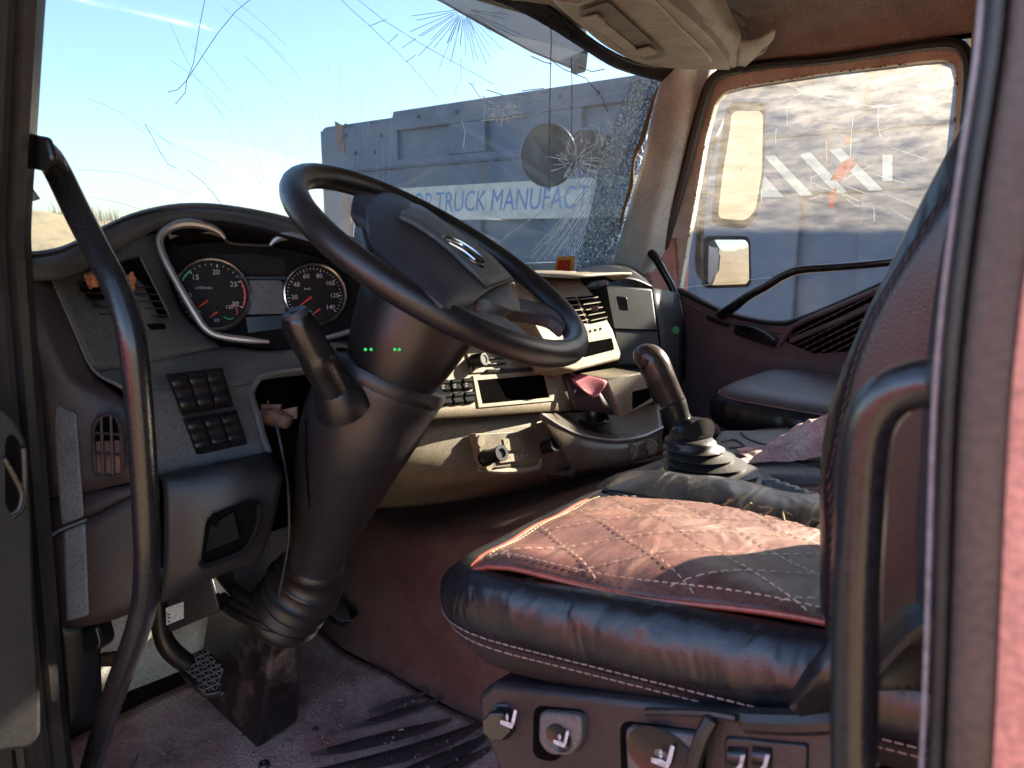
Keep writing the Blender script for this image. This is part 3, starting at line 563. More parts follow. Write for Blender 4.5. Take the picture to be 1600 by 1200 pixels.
# ------------------------------------------------------------------ red lorry out of view on the near side, added for red bounce and reflections
RTK = thing('red_bounce_lorry', 'unseen red lorry added on the near side to bounce red light into the cab', 'lorry', (.5, 7.2, GZ))
b = MB(); p = rpoly([V((-3.2, 7, -.5)), V((-3.2, 7, 1.5)), V((3.4, 7, 1.5)), V((3.4, 7, -.5))], .1); b.prism(p, (0, 2.4, 0)); mr = mat('red_lorry_paint', (.32, .036, .032), .35, dust=.3, dcol=(.4, .2, .12)); b.build('cargo_body', mr, RTK, bevel=.02)
b = MB(); p = rpoly([V((3.5, 7, -.7)), V((3.5, 7, 1.7)), V((5.0, 7, 1.7)), V((5.4, 7, .6)), V((5.4, 7, -.8))], .15); b.prism(p, (0, 2.4, 0)); kb = b.build('cab', mr, RTK, bevel=.03)
b = MB(); b.prism(rpoly([V((3.7, 6.99, .6)), V((3.7, 6.99, 1.4)), V((4.8, 6.99, 1.4)), V((5.1, 6.99, .6))], .06), (0, -.006, 0)); b.build('cab_window', M['mirrordark'], kb)
for xw in (-2.4, -1.1, 4.4):
    for yy in (7.2, 9.15):
        wb = MB(); wb.lathe([(.2, -.17), (.40, -.17), (.5, -.15), (.53, -.08), (.53, .08), (.5, .15), (.40, .17), (.2, .17), (.01, .1)], (xw, yy, GZ + .53), (0, 1, 0), 28); wb.build('wheel', M['tyre'], RTK)
# ------------------------------------------------------------------ dashboard
D = thing('dashboard', 'wide dark dashboard with a dusty sunlit centre console', 'dashboard', (1.4, 0, .5))
def dp(b, name, m, parent=D, **k): return b.build(name, M[m], parent, **k)
# brow over the gauges and top surface towards the windscreen
crest = [(34, 404, 1.00), (60, 402, 1.03), (100, 392, 1.08), (160, 362, 1.16), (215, 340, 1.22), (280, 328, 1.30), (350, 330, 1.37), (440, 346, 1.46), (540, 376, 1.56), (660, 410, 1.64), (760, 425, 1.70)]
lip = [(34, 436, .99), (82, 433, 1.02), (116, 424, 1.07), (166, 398, 1.15), (212, 371, 1.20), (262, 348, 1.27), (345, 346, 1.345), (440, 366, 1.43), (540, 398, 1.53), (660, 428, 1.61), (760, 440, 1.67)]
cre = [at(*p) for p in crest]; li = [at(*p) for p in lip]
back = [V((min(1.62, wsx(p.y * .95, .9) - .03), p.y, .86 + (.04 if i < 8 else .0))) for i, p in enumerate(cre)]
mid = [(p * .5 + q * .5) + V((0, 0, .0)) for p, q in zip(cre, back)]
c2 = [p + V((.02, -.01, .003)) for p in cre]
l2 = [p + (q - p) * .35 + (CAM - p).normalized() * .010 + V((0, 0, .004)) for p, q in zip(li, cre)]
l3 = [p + V((.03, -.02, .004)) for p in li]
b = MB(); b.patch([back, mid, c2, cre, l2, li, l3], 4, 4); dp(b, 'dash_top', 'dash', solid=.004, sharp=60)
b = MB(); b.patch([[V((1.0, .05, .905)), V((1.03, -.25, .90)), V((1.25, -.5, .86))], [V((1.25, .1, .905)), V((1.28, -.3, .89)), V((1.38, -.6, .88))], [V((1.62, .2, .86)), V((1.60, -.4, .87)), V((1.52, -.9, .86))]], 4, 4); dp(b, 'centre_top', 'stack', solid=.006)
# left fascia around the side vent, and below the gauges
seam = [(80, 436, 1.075), (112, 506, 1.085), (146, 578, 1.095)]
b = MB(); b.patch([[at(80, 432, 1.075), at(150, 404, 1.15), at(215, 374, 1.20), at(250, 362, 1.29)],
                   [at(112, 506, 1.085), at(172, 500, 1.13), at(232, 492, 1.18), at(284, 478, 1.305)],
                   [at(146, 580, 1.095), at(200, 572, 1.13), at(262, 560, 1.18), at(345, 541, 1.30)]], 6, 6); dp(b, 'vent_fascia', 'dash', solid=.004)
b = MB(); b.patch([[at(146, 580, 1.095), at(200, 572, 1.13), at(262, 560, 1.18), at(345, 541, 1.30), at(430, 548, 1.335), at(560, 528, 1.44)],
                   [at(170, 594, 1.095), at(218, 590, 1.13), at(275, 582, 1.18), at(355, 575, 1.25), at(430, 572, 1.31), at(560, 556, 1.42)],
                   [at(192, 606, 1.095), at(240, 606, 1.13), at(300, 604, 1.175), at(370, 602, 1.235), at(425, 590, 1.29), at(560, 575, 1.41)]], 4, 4); dp(b, 'gauge_fascia', 'dash', solid=.004)
b = MB(); b.patch([[at(192, 606, 1.095), at(240, 606, 1.13), at(300, 604, 1.175), at(370, 602, 1.235), at(404, 594, 1.27)],
                   [at(205, 640, 1.095), at(242, 640, 1.125), at(300, 640, 1.17), at(360, 636, 1.215), at(396, 622, 1.25)],
                   [at(215, 690, 1.095), at(245, 690, 1.12), at(305, 684, 1.16), at(365, 676, 1.20), at(408, 668, 1.235)],
                   [at(228, 746, 1.10), at(247, 742, 1.115), at(310, 732, 1.15), at(370, 718, 1.185), at(418, 707, 1.215)]], 4, 4); dp(b, 'switch_fascia', 'dash', solid=.004)
b = MB(); b.tube([at(404, 590, 1.265), at(393, 612, 1.255), at(396, 630, 1.245), at(404, 655, 1.235), at(410, 680, 1.225), at(420, 706, 1.21)], .006, 8, 4); b.tube([at(404, 590, 1.265), at(430, 583, 1.29), at(470, 578, 1.33), at(560, 572, 1.41)], .007, 8, 4); dp(b, 'opening_rim', 'dash')
# dark cavity with a rusty bracket in the column opening
b = MB(); b.patch([[at(380, 570, 1.42), at(480, 560, 1.46)], [at(390, 720, 1.40), at(500, 720, 1.44)]], 3, 3); cv = dp(b, 'column_cavity', 'void', solid=.01)
b = MB(); b.tube([at(410, 650, 1.30), at(428, 652, 1.29), at(450, 660, 1.285)], [.012, .016, .012], 10, 3); b.box(at(424, 640, 1.30), RT * .016, UP * .009, FW * .006); b.box(at(448, 648, 1.30), RT * .018 + UP * .004, UP * .010, FW * .004); b.tube([at(418, 640, 1.29), at(419, 626, 1.29)], .0015, 5, 1); dp(b, 'bracket', 'brass', cv, bevel=.002)
# cable hanging down the left of the column
b = MB(); b.tube([at(432, 662, 1.25), at(440, 700, 1.24), at(450, 760, 1.24), at(452, 830, 1.26), at(446, 880, 1.28), at(436, 930, 1.30)], .0028, 6, 4); dp(b, 'hanging_cable', 'black')
# end cap facing the door
b = MB(); b.patch([[at(34, 430, 1.00), at(58, 432, 1.02), at(82, 436, 1.075)], [at(48, 505, 1.02), at(80, 505, 1.04), at(112, 507, 1.082)], [at(60, 580, 1.035), at(105, 582, 1.05), at(146, 582, 1.092)],
                   [at(66, 640, 1.045), at(125, 630, 1.06), at(205, 640, 1.09)], [at(76, 780, 1.07), at(150, 765, 1.075), at(232, 748, 1.095)]], 5, 5); ec = dp(b, 'end_cap', 'endcap', solid=.006)
b = MB(); b.patch([[at(76, 842, 1.075), at(150, 806, 1.075), at(238, 760, 1.095)], [at(84, 900, 1.085), at(155, 880, 1.085), at(245, 850, 1.105)], [at(92, 978, 1.10), at(160, 974, 1.10), at(250, 940, 1.115)]], 4, 4)
b.patch([[at(76, 783, 1.078), at(150, 768, 1.083), at(232, 751, 1.103)], [at(76, 843, 1.083), at(150, 808, 1.083), at(238, 761, 1.103)]], 2, 4); dp(b, 'lower_end_cap', 'endcap', solid=.006)
b = MB(); b.tube([at(*p[:2], p[2] - .004) for p in seam] + [at(190, 604, 1.085), at(200, 620, 1.086), at(208, 660, 1.087)], .0022, 6, 4); dp(b, 'seam_edge', 'greypad'); b = MB(); b.tube([at(77, 843, 1.066), at(90, 830, 1.066), at(135, 812, 1.068)], .002, 6, 3); dp(b, 'seam_edge', 'greypad')
b = MB()
for q in ([(80, 634), (92, 634), (120, 646), (132, 808), (96, 822)], [(98, 830), (134, 816), (140, 962), (104, 972)]): b.prism([at(*p, 1.050 + (p[1] - 634) * .00011) for p in q], (CAM - at(110, 700, 1.06)).normalized() * -.012)
dp(b, 'grey_pad', 'greypad', bevel=.004)
# side window demister grille in the end cap
b = MB(); gq = rpoly(ats([(146, 665), (160, 650), (176, 648), (187, 662), (191, 700), (190, 742), (152, 742), (147, 720)], t=1.062), .006); b.prism(gq, FW * .004); dg = dp(b, 'demister_grille', 'void')
b = MB()
for x in (160, 175): b.tube([at(x - 2, 650, 1.056), at(x + 2, 742, 1.056)], .0022, 6, 1)
for y in (676, 708): b.tube([at(146, y, 1.056), at(190, y + 3, 1.056)], .0022, 6, 1)
b.tube(ats([(146, 668), (160, 650), (176, 648), (187, 662), (191, 700), (190, 742), (152, 742), (147, 720)], t=1.057), .003, 6, 2, closed=True); dp(b, 'grille_bar', 'endcap', dg)
b = MB(); b.patch([[at(150, 690, 1.06), at(188, 688, 1.06)], [at(152, 740, 1.06), at(188, 741, 1.06)]], 2, 2); dp(b, 'orange_backing', 'brass', dg)
# left air vent
vo = [(119, 446), (150, 424), (196, 407), (219, 401), (266, 496), (224, 495), (168, 486), (138, 471)]
def vt_(x): return 1.098 + (x - 119) * .00085
b = MB(); b.prism([at(*p, vt_(p[0])) for p in vo], FW * .003); av = dp(b, 'air_vent', 'void')
b = MB()
for i in range(5):
    y = 446 + i * 11; xl = 122 + max(0, i - 1) * 11; xr = 238 + i * 6.2
    b.box((at(xl, y, vt_(xl) - .006) + at(xr, y + 3, vt_(xr) - .006)) / 2, (at(xr, y + 3, vt_(xr) - .006) - at(xl, y, vt_(xl) - .006)) / 2, UP * .0012, (CAM - at(190, 460, 1.15)).normalized() * .006)
dp(b, 'vent_slat', 'dashdark', av, bevel=.0006)
b = MB(); b.tube([at(*p, vt_(p[0]) - .003) for p in vo], .0028, 6, 1, closed=True); dp(b, 'vent_frame', 'dashdark', av)
b = MB(); b.prism(rpoly([at(*p, 1.168 + (p[0] - 226) * .0006) for p in ((226, 506), (256, 505), (259, 514), (229, 516))], .003), FW * .003); dp(b, 'slot', 'void')
# bank of rocker switches
sb_n = (CAM - at(320, 640, 1.17)).normalized()
def bil(c, u, v): return (c[0] * (1 - u) + c[1] * u) * (1 - v) + (c[3] * (1 - u) + c[2] * u) * v
HS = [0, .009, .0125, .012, .0075, .0065, .0075, .012, .0125, .009, 0]
def rocker(b, c, n, hs=HS, k=1):
    rows = []
    for i, h in enumerate(hs):
        v = i / (len(hs) - 1); rows.append([bil(c, u, v) + n * (h * k * e) for u, e in ((.04, 0), (.08, .85), (.5, 1), (.92, .85), (.96, 0))])
    b.patch(rows, 2, 1)
for nm, cs in (('upper', ((262, 586), (346, 576), (363, 634), (286, 648))), ('lower', ((288, 655), (368, 642), (384, 692), (309, 710)))):
    tt = lambda x: 1.128 + (x - 262) * .00058
    q = [at(*p, tt(p[0])) for p in cs]
    b = MB(); cc = sum(q, V()) / 4; b.prism([cc + (p - cc) * 1.05 for p in q], -sb_n * .02); hs_ = dp(b, 'switch_bank', 'matte')
    for i in range(3):
        b = MB(); rocker(b, [bil(q, i / 3, 0), bil(q, (i + 1) / 3, 0), bil(q, (i + 1) / 3, 1), bil(q, i / 3, 1)], sb_n); dp(b, 'rocker_switch', 'gloss', hs_, sharp=50)
# lower left cover with a pull pocket
n1 = (CAM - at(330, 800, 1.12)).normalized()
b = MB(); b.patch([[at(246, 742, 1.105), at(300, 730, 1.13), at(360, 718, 1.165), at(418, 706, 1.20)], [at(252, 748, 1.085), at(305, 738, 1.10), at(368, 722, 1.13), at(440, 736, 1.17)],
                   [at(256, 780, 1.078), at(308, 772, 1.088), at(375, 760, 1.115), at(438, 765, 1.16)], [at(256, 850, 1.085), at(312, 850, 1.095), at(372, 840, 1.12), at(425, 825, 1.165)],
                   [at(254, 910, 1.095), at(315, 896, 1.11), at(365, 884, 1.14), at(410, 866, 1.18)], [at(250, 945, 1.11), at(310, 915, 1.13), at(360, 893, 1.16), at(400, 880, 1.20)]], 5, 5); lc = dp(b, 'lower_cover', 'dashdark', solid=.006, sharp=50)
b = MB(); po = [at(*p) for p in ((322, 812, 1.088), (345, 797, 1.096), (392, 780, 1.113), (408, 784, 1.125), (404, 826, 1.128), (388, 856, 1.122), (320, 888, 1.098), (314, 872, 1.095))]; b.prism(rpoly(po, .006), -n1 * .003); pk = dp(b, 'pull_pocket', 'void', lc)
b = MB(); b.tube([at(314, 878, 1.092), at(322, 884, 1.092), at(370, 866, 1.108), at(388, 852, 1.115), at(402, 822, 1.12), at(406, 788, 1.12)], .0045, 8, 4); b.prism([at(*p) for p in ((328, 822, 1.087), (365, 800, 1.098), (374, 842, 1.100), (322, 862, 1.089))], -n1 * .004); dp(b, 'pocket_lip', 'matte', lc, bevel=.001)
b = MB(); b.lathe([(.001, .003), (.007, .004), (.010, 0)], at(336, 812, 1.084), n1, 14, sx=.5); dp(b, 'latch_slot', 'void', lc)
# ---- centre console -------------------------------------------------
def SX(py): return 1.115 + .20 * (1 - (py - 540) / 110) * .25        # slightly reclined radio face
nS = V((-1, -.10, .30)).normalized()
oS = at(800, 600, x=1.12); PS = (oS, nS)
def sp(px, py, off=0): return at(px, py, pl=(oS + nS * off, nS))
b = MB(); b.patch([[sp(560, 520), sp(700, 520), sp(840, 520), sp(892, 522)], [sp(560, 600), sp(700, 590), sp(840, 585), sp(896, 590)], [sp(600, 656), sp(664, 653), sp(840, 643), sp(906, 640)]], 4, 4); rp = dp(b, 'radio_panel', 'stack', solid=.05)
b = MB(); sl_o = [sp(*p, .004) for p in ((739, 587), (858, 578), (868, 626), (748, 637))]; sl_i = [sp(*p, .004) for p in ((746, 594), (851, 585), (859, 621), (754, 631))]; b.ring(sl_o, sl_i, -nS * .007); dp(b, 'slot_frame', 'stack', rp, bevel=.001)
b = MB(); b.prism([sp(*p, .0015) for p in ((743, 591), (855, 582), (863, 624), (750, 634))], -nS * .001); dp(b, 'radio_slot', 'void', rp)
b = MB(); b.prism([sp(*p, .005) for p in ((730, 552), (842, 546), (852, 574), (738, 583))], -nS * .004); tp_ = dp(b, 'tachograph', 'stack', rp, bevel=.001)
b = MB()
for i in range(3): b.box(sp(775, 560 + i * 9, .008), (sp(790, 560, 0) - sp(768, 561, 0)) * .62, UP * .0022, nS * .003)
b.box(sp(800, 578, .007), (sp(838, 576, 0) - sp(762, 580, 0)) * .5, UP * .004, nS * .003); b.box(sp(842, 572, .008), RT * .008, UP * .003, nS * .003); dp(b, 'key_bar', 'black', tp_, bevel=.001)
def knob(px, py, r, L_, pl, m='black', nn=nS, parent=rp, t0=None):
    o = pl(px, py); b = MB(); b.lathe([(r * 1.15, 0), (r * 1.15, .003), (r, .005), (r * .92, L_ - .003), (r * .8, L_), (r * .55, L_), (r * .5, L_ - .002), (.0005, L_ - .002)], o, nn, 20); return dp(b, 'turn_knob', m, parent)
knob(738, 566, .017, .035, sp)
b = MB()
for r_ in range(2):
    for c_ in range(3):
        x, y = 684 + c_ * 18 + r_ * 3, 604 - c_ * 1.5 + r_ * 21; q = [sp(*p, .002) for p in ((x, y - 9), (x + 16, y - 11), (x + 17, y + 8), (x + 1, y + 10))]; b = MB(); rocker(b, q, nS, k=.7); ks = dp(b, 'console_switch', 'matte', rp, sharp=50)
        if r_ == 0:
            b = MB(); c = sp(x + 8.5, y - 2, .0115); b.box(c, (0, .004, 0), (0, 0, .0007), nS * .0005); b.box(c - UP * .006, (0, .004, 0), (0, 0, .0007), nS * .0005); b.box(c - UP * .003, (0, .0007, 0), (0, 0, .003), nS * .0005); dp(b, 'switch_symbol', 'white', ks)
# lower console and climate controls
b = MB(); b.patch([[at(590, 660, x=1.16), at(664, 656, x=1.155), at(760, 650, x=1.15), at(860, 645, x=1.135), at(915, 643, x=1.10)], [at(585, 690, x=1.15), at(664, 680, x=1.135), at(755, 672, x=1.13), at(865, 667, x=1.115), at(920, 668, x=1.08)],
                   [at(580, 730, x=1.16), at(660, 735, x=1.14), at(752, 738, x=1.12), at(870, 728, x=1.10), at(930, 715, x=1.08)], [at(580, 765, x=1.26), at(650, 770, x=1.23), at(750, 764, x=1.19), at(860, 750, x=1.15), at(930, 735, x=1.10)],
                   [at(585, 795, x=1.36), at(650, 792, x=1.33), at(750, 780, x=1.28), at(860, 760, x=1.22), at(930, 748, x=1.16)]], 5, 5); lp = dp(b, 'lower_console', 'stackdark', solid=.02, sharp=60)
nC = V((-1, -.12, .12)).normalized(); oC = at(805, 700, x=1.115)
def cp(px, py, off=0): return at(px, py, pl=(oC + nC * off, nC))
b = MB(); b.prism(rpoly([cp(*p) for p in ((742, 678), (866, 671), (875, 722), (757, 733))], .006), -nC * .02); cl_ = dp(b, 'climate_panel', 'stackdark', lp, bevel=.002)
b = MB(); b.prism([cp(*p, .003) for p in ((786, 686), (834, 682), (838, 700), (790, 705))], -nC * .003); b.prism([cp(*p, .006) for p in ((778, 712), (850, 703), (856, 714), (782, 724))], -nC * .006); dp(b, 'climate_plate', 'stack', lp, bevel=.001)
b = MB()
for i in range(4): b.box(cp(792 + i * 16, 716 - i * 2, .008), (0, .0008, 0), (0, 0, .0035), nC * .0005); b.box(cp(799 + i * 16, 713 - i * 2, .008), (0, .003, 0), (0, 0, .0006), nC * .0005)
dp(b, 'climate_mark', 'white', lp)
b = MB(); b.lathe([(.014, 0), (.013, .004), (.0005, .004)], cp(750, 689, .001), nC, 16); b.lathe([(.014, 0), (.013, .004), (.0005, .004)], cp(763, 727, .001), nC, 16); dp(b, 'round_button', 'stack', lp)
for px, py in ((757, 716), (842, 702)):
    o = cp(px, py); tip = at(px + 14, py - 16, t=(o - CAM).dot(FW) - .045); ax = (nC * .5 + (tip - o).normalized() * .5); L_ = .062
    b = MB(); r = .019; b.lathe([(r, 0), (r, .01), (r * .85, .014), (r * .82, L_ - .006), (r * .95, L_ - .005), (r * .95, L_), (r * .55, L_), (r * .45, L_ - .004), (.0005, L_ - .004)], o, ax, 22); dp(b, 'turn_knob', 'black', lp)
b = MB(); b.tube([at(748, 734, x=1.112), at(790, 736, x=1.11), at(838, 731, x=1.10), at(846, 716, x=1.10)], [.004, .008, .008, .003], 8, 4); dp(b, 'lower_lip', 'stack', lp)
# side tray bulging out to the right with a cup ring
ty = lambda px: 1.83 + (px - 850) * .0001
top_o = [(846, 647, 1.82), (880, 668, 1.86), (915, 682, 1.91), (964, 688, 1.97), (1005, 682, 2.02), (1036, 668, 2.08)]
top_i = [(846, 646, 1.82), (880, 645, 1.95), (920, 644, 2.06), (965, 640, 2.16), (1000, 634, 2.22), (1030, 628, 2.24)]
bot = [(898, 742, 1.90), (890, 738, 1.88), (930, 734, 1.92), (970, 726, 1.97), (1005, 718, 2.02), (1034, 708, 2.08)]
A = att(top_o); B = att(top_i); Cc = att(bot); mid_ = [a * .5 + c * .5 + (CAM - a).normalized() * .012 for a, c in zip(A, Cc)]
b = MB(); b.patch([B, [a * .6 + c * .4 for a, c in zip(A, B)], A, [p + (CAM - p).normalized() * .004 - UP * .008 for p in A], mid_, Cc, [p + V((.12, 0, -.02)) for p in Cc]], 4, 5); tr_ = dp(b, 'side_tray', 'tray', sharp=70, solid=.006)
b = MB(); b.tube([p + (CAM - p).normalized() * .003 for p in A], .0035, 8, 5); dp(b, 'tray_edge', 'silver', tr_)
cc = at(924, 655, 1.99)
b = MB(); b.lathe([(.045, -.004), (.047, .006), (.043, .009), (.040, .004), (.038, -.03), (.0005, -.03)], cc, V((-.1, .1, 1)), 28); dp(b, 'cup_holder', 'gloss', tr_)
for px, py, t in ((985, 706, 1.985), (1015, 699, 2.02)):
    b = MB(); n_ = (CAM - at(px, py, t)).normalized(); b.lathe([(.022, -.006), (.022, .002), (.019, .005), (.016, .002), (.010, .002), (.008, .006), (.0005, .006)], at(px, py, t), n_, 22); dp(b, 'socket', 'stackdark', tr_)
# ashtray box with pink slip
b = MB(); f_ = [at(*p) for p in ((946, 592, 1.98), (1003, 582, 2.04), (1022, 628, 2.04), (972, 652, 1.98))]; b.loft([[p + V((.10, -.02, .0)) for p in f_], f_]); ab = dp(b, 'ashtray_box', 'stack', tr_, bevel=.004)
b = MB(); b.prism(rpoly([at(*p) for p in ((988, 612, 1.985), (1013, 606, 2.015), (1018, 622, 2.015), (988, 640, 1.982))], .004), FW * .002); dp(b, 'ashtray_mouth', 'void', tr_)
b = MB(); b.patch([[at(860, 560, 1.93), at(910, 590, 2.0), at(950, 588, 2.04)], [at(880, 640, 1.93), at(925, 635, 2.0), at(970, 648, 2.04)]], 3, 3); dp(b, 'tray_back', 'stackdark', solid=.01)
# centre vent tower
nV = V((-1, -.05, .30)).normalized(); oV = at(910, 510, x=1.09)
def vp(px, py, off=0): return at(px, py, pl=(oV + nV * off, nV))
fr = [vp(*p) for p in ((800, 440), (906, 436), (926, 458), (958, 515), (971, 552), (969, 562), (900, 580), (872, 575), (830, 500))]
b = MB(); b.loft([[p - nV * .14 for p in fr], fr]); vtw = dp(b, 'vent_tower', 'stack', bevel=.006, seg=3)
b = MB(); b.patch([[vp(800, 446, .004), vp(860, 444, .006), vp(908, 442, .004)], [vp(800, 430, -.04), vp(850, 428, -.04), vp(906, 432, -.04)], [vp(800, 424, -.12), vp(850, 422, -.12), vp(900, 424, -.12)]], 4, 4); dp(b, 'tower_top', 'stack', vtw, solid=.004)
for q in ([(870, 466), (899, 464), (918, 504), (899, 508)], [(902, 464), (930, 461), (948, 500), (922, 506)]):
    Q = [vp(*p, .0015) for p in q]; b = MB(); b.prism(rpoly(Q, .004), -nV * .001); va = dp(b, 'vent_opening', 'void', vtw)
    b = MB()
    for i in range(5):
        k = (i + .5) / 5; a_, c_ = Q[0].lerp(Q[3], k), Q[1].lerp(Q[2], k); b.box((a_ + c_) / 2 + nV * .003, (c_ - a_) / 2 * .96, UP * .0012, nV * .004)
    dp(b, 'vent_slat', 'stack', vtw)
b = MB(); b.box(vp(927, 482, .008), RT * .010, UP * .006, nV * .004); dp(b, 'vent_tab', 'brass', vtw, bevel=.001)
b = MB(); b.prism(rpoly([vp(*p, .0015) for p in ((912, 536), (956, 528), (960, 546), (913, 558))], .004), -nV * .001); dp(b, 'card_slot', 'void', vtw)
b = MB()
for i in range(5): b.box(vp(906 + i * 8, 521 - i * 1.8, .0012), RT * .003, UP * .003, nV * .0006)
dp(b, 'tower_mark', 'stackdark', vtw)
# glovebox side and right dash top
b = MB(); b.patch([[at(893, 446, 2.32), at(905, 425, 2.36), at(940, 416, 2.44), at(980, 420, 2.5), at(1010, 438, 2.5)], [at(915, 446, 2.20), at(925, 438, 2.20), at(950, 434, 2.22), at(990, 436, 2.26), at(1020, 448, 2.30)]], 5, 5)
b.patch([[at(905, 425, 2.36), at(940, 416, 2.44), at(980, 420, 2.5), at(1014, 440, 2.52)], [at(900, 420, 2.7), at(945, 412, 2.72), at(985, 416, 2.74), at(1020, 440, 2.72)]], 4, 4); dp(b, 'right_dash_top', 'dashdark', solid=.006)
gq = [at(*p) for p in ((944, 444, 2.20), (1020, 450, 2.28), (1036, 572, 2.24), (968, 572, 2.16))]; gn = (gq[1] - gq[0]).cross(gq[3] - gq[0]).normalized()
if gn.dot(CAM - gq[0]) < 0: gn = -gn
b = MB(); b.loft([[p - gn * .22 for p in gq], gq]); gb = dp(b, 'glovebox', 'glove', bevel=.008, seg=3)
b = MB(); b.tube([gq[0].lerp(gq[3], .55) + gn * .001, gq[1].lerp(gq[2], .55) + gn * .001], .002, 6, 1); dp(b, 'lid_gap', 'void', gb)
b = MB(); b.prism(rpoly([at(*p, 2.17) for p in ((962, 463), (978, 465), (981, 486), (967, 485))], .006), gn * .004); dp(b, 'latch', 'gloss', gb, bevel=.001)
b = MB(); b.patch([[at(1020, 450, 2.30), at(1062, 458, 2.72)], [at(1036, 575, 2.26), at(1066, 580, 2.70)], [at(1030, 690, 2.2), at(1062, 690, 2.66)]], 4, 3); b.patch([[at(968, 572, 2.17), at(1036, 572, 2.25)], [at(990, 680, 2.2), at(1045, 690, 2.25)]], 3, 3); dp(b, 'right_dash_side', 'glove', solid=.006)
b = MB(); b.lathe([(.012, 0), (.012, .006), (.0005, .008)], at(1055, 516, 2.42), -FW, 16); dp(b, 'green_cap', 'green')
# air duct filler behind everything so no light leaks through the dash
b = MB(); b.abox(1.45, 1.70, -1.12, 1.10, .35, .80); dp(b, 'dash_core', 'void')

# ------------------------------------------------------------------ gauges
G = thing('instrument_cluster', 'instrument cluster with two round dials in a silver rimmed hood', 'instrument panel', (1.25, .75, .9))
gl_, gr_ = at(332, 461, 1.335), at(491, 461, 1.405); GU = (gr_ - gl_).normalized(); GN = GU.cross(V((0, 0, 1))).normalized()
if GN.dot(CAM - gl_) < 0: GN = -GN
GN = (GN + V((0, 0, .22))).normalized(); GU = (GU - GN * GU.dot(GN)).normalized(); GV = GN.cross(GU)
if GV.z < 0: GV = -GV
def gp(px, py, off=0): return at(px, py, pl=(gl_ + GN * off, GN))
b = MB(); b.prism(rpoly([gp(*p, -.002) for p in ((255, 366), (300, 350), (350, 352), (440, 370), (565, 400), (565, 530), (430, 546), (345, 536), (316, 520), (262, 420))], .01), -GN * .01); b.build('backplate', M['matte'], G)
b = MB(); b.patch([[gp(262, 352, .06), gp(345, 348, .06), gp(440, 368, .06), gp(560, 402, .06)], [gp(275, 385, 0), gp(350, 378, 0), gp(440, 388, 0), gp(560, 420, 0)]], 3, 3); b.build('hood_lining', M['matte'], G, solid=.003)
b = MB(); b.patch([[gp(322, 398), gp(444, 403)], [gp(322, 425, .001), gp(446, 430, .001)]], 1, 3); b.prism([gp(*p, .001) for p in ((330, 398), (400, 396), (444, 404), (446, 428), (352, 426), (336, 412))], -GN * .001); b.build('warning_strip', M['face'], G)
b = MB(); b.prism(rpoly([gp(*p, .002) for p in ((372, 438), (440, 438), (446, 490), (384, 491))], .005), -GN * .002); b.build('display', M['screen'], G)
b = MB(); b.prism([gp(*p, .003) for p in ((360, 432), (452, 432), (452, 437), (362, 436))], -GN * .002); b.build('display_bar', M['gloss'], G); b = MB(); b.prism([gp(*p, .003) for p in ((384, 496), (450, 492), (452, 512), (388, 520))], -GN * .002); b.build('display_bar', M['gloss'], G)
def arc(c, r0, r1, a0, a1, n, off):
    pin = [c + GU * (r0 * math.cos(a0 + (a1 - a0) * i / n)) + GV * (r0 * math.sin(a0 + (a1 - a0) * i / n)) + GN * off for i in range(n + 1)]
    pou = [c + GU * (r1 * math.cos(a0 + (a1 - a0) * i / n)) + GV * (r1 * math.sin(a0 + (a1 - a0) * i / n)) + GN * off for i in range(n + 1)]
    return pin + pou, [(i, i + 1, n + 2 + i, n + 1 + i) for i in range(n)]
def gauge(c, r, nums, a0, a1, unit, sub):
    b = MB(); b.lathe([(.0005, .003), (r * .98, .003), (r * .98, .001)], c, GN, 48); g = b.build('dial', M['face'], G)
    b = MB(); b.lathe([(r * .95, .003), (r * .97, .012), (r * 1.02, .014), (r * 1.07, .010), (r * 1.07, 0)], c, GN, 64); b.build('dial_rim', M['chrome'], g)
    b = MB(); nn = (len(nums) - 1) * 5
    for i in range(nn + 1):
        a = a0 + (a1 - a0) * i / nn; L_ = .10 if i % 5 == 0 else .055; d = GU * math.cos(a) + GV * math.sin(a); e = GU * -math.sin(a) + GV * math.cos(a)
        b.box(c + d * r * (.90 - L_ / 2) + GN * .0036, d * r * L_ / 2, e * r * (.010 if i % 5 else .014), GN * .0002)
    b.build('tick_marks', M['white'], g)
    for i, s in enumerate(nums):
        a = a0 + (a1 - a0) * i / (len(nums) - 1); d = GU * math.cos(a) + GV * math.sin(a)
        if s: text('dial_number', s, c + d * r * .66 + GN * .0036, GU, GV, r * .21, M['white'], g, ext=.0001)
    text('dial_unit', unit, c + GV * r * .20 - GU * r * .22 + GN * .0036, GU, GV, r * .11, M['white'], g, ext=.0001)
    return g
def needle(c, g, a, L_, w):
    b = MB(); d = GU * math.cos(a) + GV * math.sin(a); e = GU * -math.sin(a) + GV * math.cos(a); b.add([c - e * w + GN * .006, c + d * L_ - e * w * .3 + GN * .006, c + d * L_ + e * w * .3 + GN * .006, c + e * w + GN * .006], [(0, 1, 2, 3)]); b.build('needle', M['red'], g, solid=.001)
rl, rr_ = .0605, .0545
cL, cR = gl_, gr_
g1 = gauge(cL, rl, ['5', '10', '15', '20', '25', '30'], R(235), R(-25), 'x100r/min', 0)
needle(cL - GU * .008 - GV * .010, g1, R(218), .022, .0024); needle(cL + GU * .006 - GV * .030, g1, R(218), .018, .0022)
b = MB(); v_, f_ = arc(cL, rl * .86, rl * .90, R(-22), R(25), 12, .0045); b.add(v_, f_); v_, f_ = arc(cL + GU * .026 - GV * .030, .012, .0135, R(-30), R(80), 8, .0045); b.add(v_, f_); b.build('red_arc', M['red'], g1)
